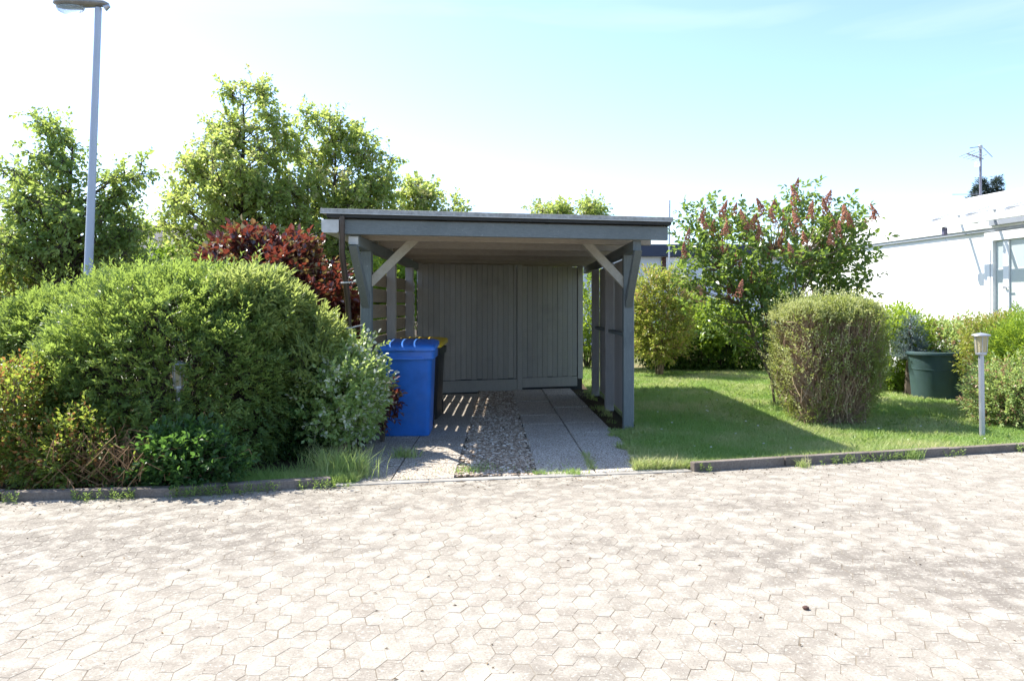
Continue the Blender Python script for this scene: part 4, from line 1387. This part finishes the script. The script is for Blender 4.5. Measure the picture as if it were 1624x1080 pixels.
bushy('pale_shrub', 'low pale green shrub right behind the garden lamp', 'shrub',
      *body(1616, 640, 9.45, 66, 56, .5), 2400, 'pale', (.040, .018), 8, .14, .5, 2.3, .5, .2, 6, 89)
bushy('pale_shrub', 'wispy pale shrub leaning over the right side of the green tub', 'shrub',
      *body(1572, 612, 10.8, 26, 40, .3), 450, 'pale', (.045, .02), 8, .16, .5, 2.2, .6, .28, 5, 90)
# little conifer by the house wall and tree tops beyond its roof
def conifer(lab, px, py_top, py_bot, Y, hwpx, n, name='conifer'):
    top = at(px, py_top, Y); bot = at(px, py_bot, Y)
    root = empty(name, (top.x, Y, 0), lab, 'tree' if py_bot < 480 else 'shrub')
    b = MB(); b.tube([(top.x, Y, 0), (top.x, Y, top.z)], [.10, .01], 7); b.build('trunk', M['bark'], root)
    h = top.z - bot.z; rm = hwpx * Y / 1250
    t = rng.random(n) ** .6
    a = rng.random(n) * 6.28
    r = rm * t * (.35 + .65 * rng.random(n)) * (1 + .35 * np.sin(t * 30))
    P = np.stack([top.x + r * np.cos(a), Y + r * np.sin(a), top.z - h * t], 1)
    D = np.stack([np.cos(a), np.sin(a), .35 + 0 * a], 1)
    fb = FB(); fb.twigs(P, D, (.14 if Y < 20 else .07) * Y / 13, 8, .05 * Y / 13, .014 * Y / 13, spread=.7, full=False)
    fb.build('crown', M['conifer' if Y > 20 else 'blue_conifer'], root)
conifer('small blue-grey conifer against the white house wall', 1444, 499, 570, 12.5, 22, 450)
conifer('dark conifer tip above the house roof under the antenna', 1556, 284, 330, 32, 17, 420)
conifer('second dark conifer tip above the house roof right of the antenna', 1581, 280, 325, 32, 10, 260)

# clipped bush: brown twiggy body, fresh growth on top
cb_c, cb_r = body(1309, 560, 9.75, 92, 92, .70)
cb = empty('clipped_bush', (cb_c[0], cb_c[1], 0), 'squarish clipped bush with pale fresh top standing on the lawn', 'shrub')
def cb_points(n, shell, seed):
    c = np.array([cb_c[0], cb_c[1], .725]); r = np.array([.545, .54, .715])
    pos, nr = blob(c, r, n, 8.0, shell, .04, 8, seed, zmin=.04)
    k = .66 + .34 * np.clip((pos[:, 2] - .05) / .55, 0, 1) ** .8
    pos[:, 0] = c[0] + (pos[:, 0] - c[0]) * k; pos[:, 1] = c[1] + (pos[:, 1] - c[1]) * k
    return pos, nr
pos, nr = cb_points(9500, .22, 91)
patch = lumps(pos, .5, 5, 92)
side_keep = (rng.random(len(pos)) < np.clip(.60 + patch * 1.3 + .4 * (pos[:, 2] > 1.22), .10, 1)) 
pos, nr = pos[side_keep], nr[side_keep]
fb = FB()
fb.twigs(pos, nr * .8 + UP * .7 + rng.normal(0, .4, pos.shape), .10, 7, .034, .015, full=False, spread=.8)
# top layer
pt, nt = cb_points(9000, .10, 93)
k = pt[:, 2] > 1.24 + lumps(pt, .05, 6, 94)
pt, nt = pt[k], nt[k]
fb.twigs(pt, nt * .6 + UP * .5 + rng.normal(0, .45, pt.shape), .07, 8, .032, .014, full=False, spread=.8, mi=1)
# shoots that escaped the shears
ps, ns = cb_points(700, .04, 97)
fb.twigs(ps, ns * .7 + UP * .9 + rng.normal(0, .3, ps.shape), .15 + .08 * rng.random(len(ps)), 9, .034, .014, full=False, spread=.8, mi=1)
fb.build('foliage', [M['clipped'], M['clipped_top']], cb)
b = MB()
pos, nr = cb_points(9000, .30, 95)
V, Q = prisms(pos - nrmz(nr * .6 + UP * .8 + rng.normal(0, .3, pos.shape)) * .20, pos, .0042, .002)
b.v.append(V); b.q.extend((Q + b.n).tolist()); b.n += len(V)
for i in range(40):
    a = random.uniform(0, 6.28); rr = random.uniform(.1, .6)
    f0 = Vector((cb_c[0] + .18 * math.cos(a), cb_c[1] + .18 * math.sin(a), 0))
    t = Vector((cb_c[0] + rr * math.cos(a), cb_c[1] + rr * math.sin(a), random.uniform(.9, 1.45)))
    b.tube([f0, f0.lerp(t, .5) + Vector((math.cos(a) * .08, math.sin(a) * .08, 0)), t], [.012, .008, .003], 5)
b.build('stems', M['brown_twig'], cb)

# lilac: several leaning stems, crown of leaf twigs, faded panicles on the outside
lx = at(1234, 640, 11.2).x
lil = empty('lilac_tree', (lx, 11.2, 0), 'lilac with many faded red-brown flower heads behind the clipped bush', 'tree')
ells = [pe(1225, 400, 11.5, 120, 75, 1.1), pe(1150, 405, 11.4, 68, 72, .9), pe(1310, 385, 11.5, 66, 62, .9), pe(1190, 490, 11.4, 80, 60, .9),
        pe(1262, 325, 11.5, 26, 34, .4), pe(1365, 360, 11.4, 24, 22, .3), pe(1330, 440, 11.6, 58, 40, .8), pe(1120, 350, 11.4, 40, 30, .5), pe(1250, 470, 11.6, 85, 50, .9), pe(1105, 440, 11.4, 34, 50, .6)]
cen = []
for e in ells:
    k = max(4, int(175 * (e[3] * e[4] * e[5]) ** .7 / 1.6))
    d = nrmz(rng.normal(size=(k, 3)))
    cen.append(np.array(e[:3]) + d * np.array(e[3:]) * (.45 + .55 * rng.random((k, 1)) ** .5))
cen = np.concatenate(cen)
b = MB()
mains = []
for i, (px, py) in enumerate([(1205, 455), (1150, 430), (1260, 420), (1310, 430), (1225, 400), (1180, 470)]):
    t = at(px, py, 11.4 + random.uniform(-.3, .3))
    f0 = Vector((lx + random.uniform(-.10, .30), 11.2 + random.uniform(-.25, .25), 0))
    m1 = f0.lerp(t, .45) + Vector((-.12 if px < 1230 else .02, 0, .12))
    b.tube([f0, m1, t], [.019, .015, .010], 7)
    mains += [m1, m1.lerp(t, .5), t]
for c in cen:
    c = Vector(c)
    s0 = min(mains, key=lambda q: (q - c).length + (2 if q.z > c.z else 0))
    b.tube([s0, s0.lerp(c, .55) + Vector((0, 0, -.04)), c], [.011, .007, .003], 4, caps=False)
b.build('stems', M['bark_light'], lil)
fb = FB()
P = np.repeat(cen, 4, 0); D = nrmz(rng.normal(size=P.shape) + UP * .5)
fb.twigs(P + D * rng.random((len(P), 1)) * .12, D, .17, 6, .078, .050, spread=.9, droop=.25, tint_var=.2)
fb.build('crown', M['lilac'], lil)
def panicle_mesh(seed):
    r = np.random.default_rng(seed)
    n = 130
    t = r.random(n) ** .8
    a = r.random(n) * 6.28
    rad = .048 * (1 - t) ** .7 * (.5 + .5 * r.random(n))
    P = np.stack([rad * np.cos(a), rad * np.sin(a), .20 * t], 1)
    V, Fc = [], []
    oc = np.array([(1, 0, 0), (-1, 0, 0), (0, 1, 0), (0, -1, 0), (0, 0, 1), (0, 0, -1)])
    of = np.array([(0, 2, 4), (2, 1, 4), (1, 3, 4), (3, 0, 4), (2, 0, 5), (1, 2, 5), (3, 1, 5), (0, 3, 5)])
    s = .0075 * (.6 + .8 * r.random(n))
    V = P[:, None] + oc[None] * s[:, None, None] * np.array([1, 1, 1.5])
    Fc = of[None] + (np.arange(n) * 6)[:, None, None]
    return V.reshape(-1, 3), Fc.reshape(-1, 3), np.repeat(r.random(n), 6)
protos = []
spots = [(1262, 300), (1265, 318), (1310, 322), (1342, 345), (1380, 350), (1392, 345), (1143, 343), (1163, 340), (1182, 352), (1212, 338), (1232, 335), (1120, 362), (1128, 372), (1148, 372), (1160, 368),
         (1200, 360), (1232, 358), (1283, 345), (1292, 350), (1304, 358), (1330, 375), (1355, 372), (1318, 388), (1264, 372), (1268, 358), (1220, 402), (1214, 412), (1242, 402), (1258, 408), (1265, 412),
         (1170, 420), (1175, 410), (1196, 448), (1170, 470), (1160, 470), (1150, 400), (1180, 378), (1322, 360), (1350, 360), (1345, 395), (1278, 392), (1300, 400), (1245, 350), (1262, 335), (1088, 385), (1085, 408), (1110, 350),
         (1205, 380), (1240, 378), (1135, 392), (1312, 340), (1372, 362), (1335, 352), (1222, 345), (1190, 362)]
for i, (px, py) in enumerate(spots):
    Y = 11.0 + random.uniform(-.6, .3)
    p = at(px, py + 3, Y)
    if i < 4:
        V, Fc, T = panicle_mesh(100 + i)
        o = make_mesh('flower_head', V, [Fc], M['panicle'], None, tint=T)
        o.parent = lil
        protos.append(o)
    else:
        o = protos[i % 4].copy(); C.objects.link(o); o.parent = lil
    o.location = Vector((p.x - lx, p.y - 11.2, p.z))
    o.rotation_euler = (random.uniform(-.45, .45), random.uniform(-.45, .45), random.uniform(0, 6))
    sc = random.uniform(.9, 1.3)
    o.scale = (sc * random.uniform(.9, 1.3), sc * random.uniform(.9, 1.3), sc)

# ------------------------------------------------------------------ grass
def blades(P, h, wd, lean=.5):
    n = len(P)
    a = rng.random(n) * 6.28
    sd = np.stack([np.cos(a), np.sin(a), 0 * a], 1)
    ln = rng.normal(0, 1, (n, 3)) * lean; ln[:, 2] = 0
    h = np.asarray(h)[:, None]; wd = np.asarray(wd)[:, None]
    tip = P + UP * h + ln * h
    mid = P + UP * h * .55 + ln * h * .3
    V = np.stack([P - sd * wd / 2, P + sd * wd / 2, mid + sd * wd * .38, mid - sd * wd * .38, tip], 1).reshape(-1, 3)
    b = (np.arange(n) * 5)[:, None]
    return V, (b + np.array([0, 1, 2, 3])), (b + np.array([3, 2, 4]))
def in_lawn(x, y):
    ok = (x > np.where(y < 9.0, 1.13 + .06 * np.sin(y * 7) + .05 * np.sin(y * 17.3), 1.30)) & (y > edge_y(x) + np.where(x > 1.56, .07, .11)) & (y < 18) & (x < hw_(y) + .1)
    ok &= ~((x < 1.46) & (y > 9.2) & (y < 12.9))
    ok &= ~((np.abs(x - cb_c[0]) < .22) & (np.abs(y - cb_c[1]) < .22))
    ok &= np.hypot(x - tx, y - ty) > .36
    return ok
def lawn_grass():
    n = 300000
    y = 6.7 + 11.2 * rng.random(n) ** 1.7
    x = 1.05 + rng.random(n) * np.minimum(.70 * y + .6 - 1.05, 6.5)
    k = in_lawn(x, y); x, y = x[k], y[k]
    n = len(x)
    P = np.stack([x, y, np.full(n, -.006)], 1)
    tall = lumps(P * np.array([1, 1, 0]), .5, 2.2, 201)
    edge = np.exp(-(y - edge_y(x)) / .16)
    h = (.028 + .046 * rng.random(n) ** 1.5) * (1 + .45 * tall) * (1 + 1.6 * edge * rng.random(n) * (.6 + tall))
    h = np.clip(h, .018, .13)
    V, q, t = blades(P, h, .0035 + .00055 * y, .55)
    T = np.repeat(np.clip(rng.random(n) * .8 + .25 * tall, 0, 1), 5)
    o = make_mesh('grass', V, [q, t], M['grass'], tint=T)
    tag(o, 'short mown green grass of the garden lawn with straw patches', 'grass', kind='stuff')
lawn_grass()
def verge_grass():
    n = 9000
    x = -2.55 + 1.3 * rng.random(n)
    y = edge_y(x) + .09 + np.abs(rng.normal(0, .26, n))
    P = np.stack([x, y, np.full(n, -.03)], 1)
    h = .06 + .07 * rng.random(n)
    V, q, t = blades(P, h, np.full(n, .0055), .4)
    # seams of the driveway and foot of the carport wall
    m = 5200
    xs_ = np.concatenate([np.full(1500, 1.24) + np.abs(rng.normal(0, .06, 1500)), .70 + rng.normal(0, .02, 700), np.full(1600, 1.30) - np.abs(rng.normal(0, .07, 1600)), -.1 + rng.normal(0, .35, 1400)])
    ys_ = np.concatenate([6.8 + 1.9 * rng.random(1500), 6.75 + .9 * rng.random(700) ** 2, 9.2 + 4 * rng.random(1600), np.zeros(1400)])
    ys_[-1400:] = edge_y(xs_[-1400:]) + .11 + np.abs(rng.normal(0, .02, 1400)) + .55 * (rng.random(1400) < .2) * rng.random(1400)
    g_ = lumps(np.stack([xs_, ys_, 0 * xs_], 1), 1, 9, 203) > .15
    xs_, ys_ = xs_[g_], ys_[g_]
    P2 = np.stack([xs_, ys_, np.full(len(xs_), -.01)], 1)
    h2_ = .02 + .05 * rng.random(len(xs_))
    V2, q2, t2 = blades(P2, h2_, np.full(len(xs_), .005), .6)
    k0 = len(V)
    T = rng.random(len(V) // 5 + len(V2) // 5)
    o = make_mesh('grass', np.concatenate([V, V2]), [np.concatenate([q, q2 + k0]), np.concatenate([t, t2 + k0])], M['grass'], tint=np.repeat(T, 5))
    tag(o, 'rough grass along the left kerb and in the driveway joints', 'grass', kind='stuff')
verge_grass()
def tuft(lab, x, y, n, h, sp, z=0.0):
    P = np.stack([x + rng.normal(0, sp, n), y + rng.normal(0, sp * .7, n), np.full(n, z - .01)], 1)
    V, q, t = blades(P, h * (.5 + .6 * rng.random(n)), np.full(n, .0065), .42)
    o = make_mesh('grass_tuft', V - np.array([x, y, z]), [q, t], M['grass'], tint=np.repeat(rng.random(n) * .6 + .4, 5))
    o.location = (x, y, z)
    tag(o, lab, 'grass tuft', 'grass tufts by the road edge')
for lab, px, py, n, h, sp in [
    ('tall bright grass tuft at the end of the left kerb', 553, 756, 420, .26, .11),
    ('tall grass tuft behind the left kerb end, below the silvery shrub', 520, 748, 300, .24, .10),
    ('green weed tuft on the slabs in front of the blue bin', 643, 726, 170, .13, .07),
    ('grass tuft at the near corner of the right driveway track', 912, 752, 110, .075, .05),
    ('little grass tuft against the right kerb below the clipped bush', 1275, 741, 70, .10, .03),
    ('grass tuft hanging over the right kerb left of the garden lamp', 1448, 727, 110, .12, .05),
    ('yellowish grass tuft at the near edge of the gravel strip', 745, 748, 130, .08, .08),
    ]:
    g = gnd(px, py); tuft(lab, g.x, g.y, n, h, sp)
def weeds():
    fb = FB()
    n = 520
    xk = np.concatenate([-3.9 + 2.6 * rng.random(280), 1.6 + 4 * rng.random(240)])
    yk = edge_y(xk) - .015 - np.abs(rng.normal(0, .03, n))
    g_ = lumps(np.stack([xk, yk, 0 * xk], 1), 1, 6, 207) > -.1
    P = np.stack([xk, yk, 0 * xk], 1)[g_]
    fb.twigs(P, rng.normal(size=P.shape) * .5 + UP, .07, 6, .026, .010, full=False)
    # flat rosettes of broad-leaved weeds in the lawn
    m = 420
    x = 1.4 + rng.random(m) * 4.2; y = 7.0 + rng.random(m) * 7
    ok = in_lawn(x, y) & (lumps(np.stack([x, y, 0 * x], 1), 1, 2.5, 209) > -.2)
    P = np.stack([x, y, 0 * x + .012], 1)[ok]
    fb.twigs(P, rng.normal(size=P.shape) * .25 + UP, .03, 7, .055, .024, spread=1.6, droop=.3)
    o = fb.build('weeds', M['lowweed'], None)
    tag(o, 'small weeds in the kerb joint and broad-leaved rosettes in the lawn', 'weeds', kind='stuff')
weeds()
def litter():
    """grit, crumbs of soil and dry leaf scraps on the paving, thicker along the kerbs"""
    n1, n2, n3 = 1500, 1500, 500
    x = np.concatenate([-6 + 12 * rng.random(n1), -4.5 + 10 * rng.random(n2), -1.4 + 2.6 * rng.random(n3)])
    y = np.concatenate([2.6 + 4.5 * rng.random(n1), np.zeros(n2), np.zeros(n3)])
    y[n1:n1 + n2] = edge_y(x[n1:n1 + n2]) - np.abs(rng.normal(0, .16, n2)) - .01
    y[n1 + n2:] = edge_y(x[n1 + n2:]) + .1 + np.abs(rng.normal(0, .9, n3))
    k = (y < edge_y(x) - .005) | (np.arange(len(x)) >= n1 + n2)
    x, y = x[k], y[k]
    n = len(x)
    P = np.stack([x, y, np.full(n, .003)], 1); P[y > edge_y(x), 2] = .014
    fb = FB()
    ax = rng.normal(size=(n, 3)); ax[:, 2] *= .15
    nr = UP + rng.normal(0, .35, (n, 3))
    big = rng.random(n) < .22
    fb.leaves(P, ax, nr, np.where(big, .016 + .016 * rng.random(n), .004 + .006 * rng.random(n)), np.where(big, .008, .005), fold=.4, full=False)
    o = fb.build('litter', M['litter'], None)
    tag(o, 'grit and dry leaf scraps lying on the paving and driveway', 'litter', kind='stuff')
litter()
def daisies():
    k = 46
    x = 1.5 + rng.random(k) * 3.6; y = 7.2 + rng.random(k) * 6
    ok = in_lawn(x, y); x, y = x[ok], y[ok]
    b = MB()
    for a, c in zip(x, y):
        b.lathe((a, c, .035 + random.uniform(0, .02)), [(.011, 0), (.012, .003), (.0, .006)], 7)
    o = b.build('daisies', M['white_paint'])
    tag(o, 'tiny white daisies scattered over the lawn', 'flowers', kind='stuff')
daisies()
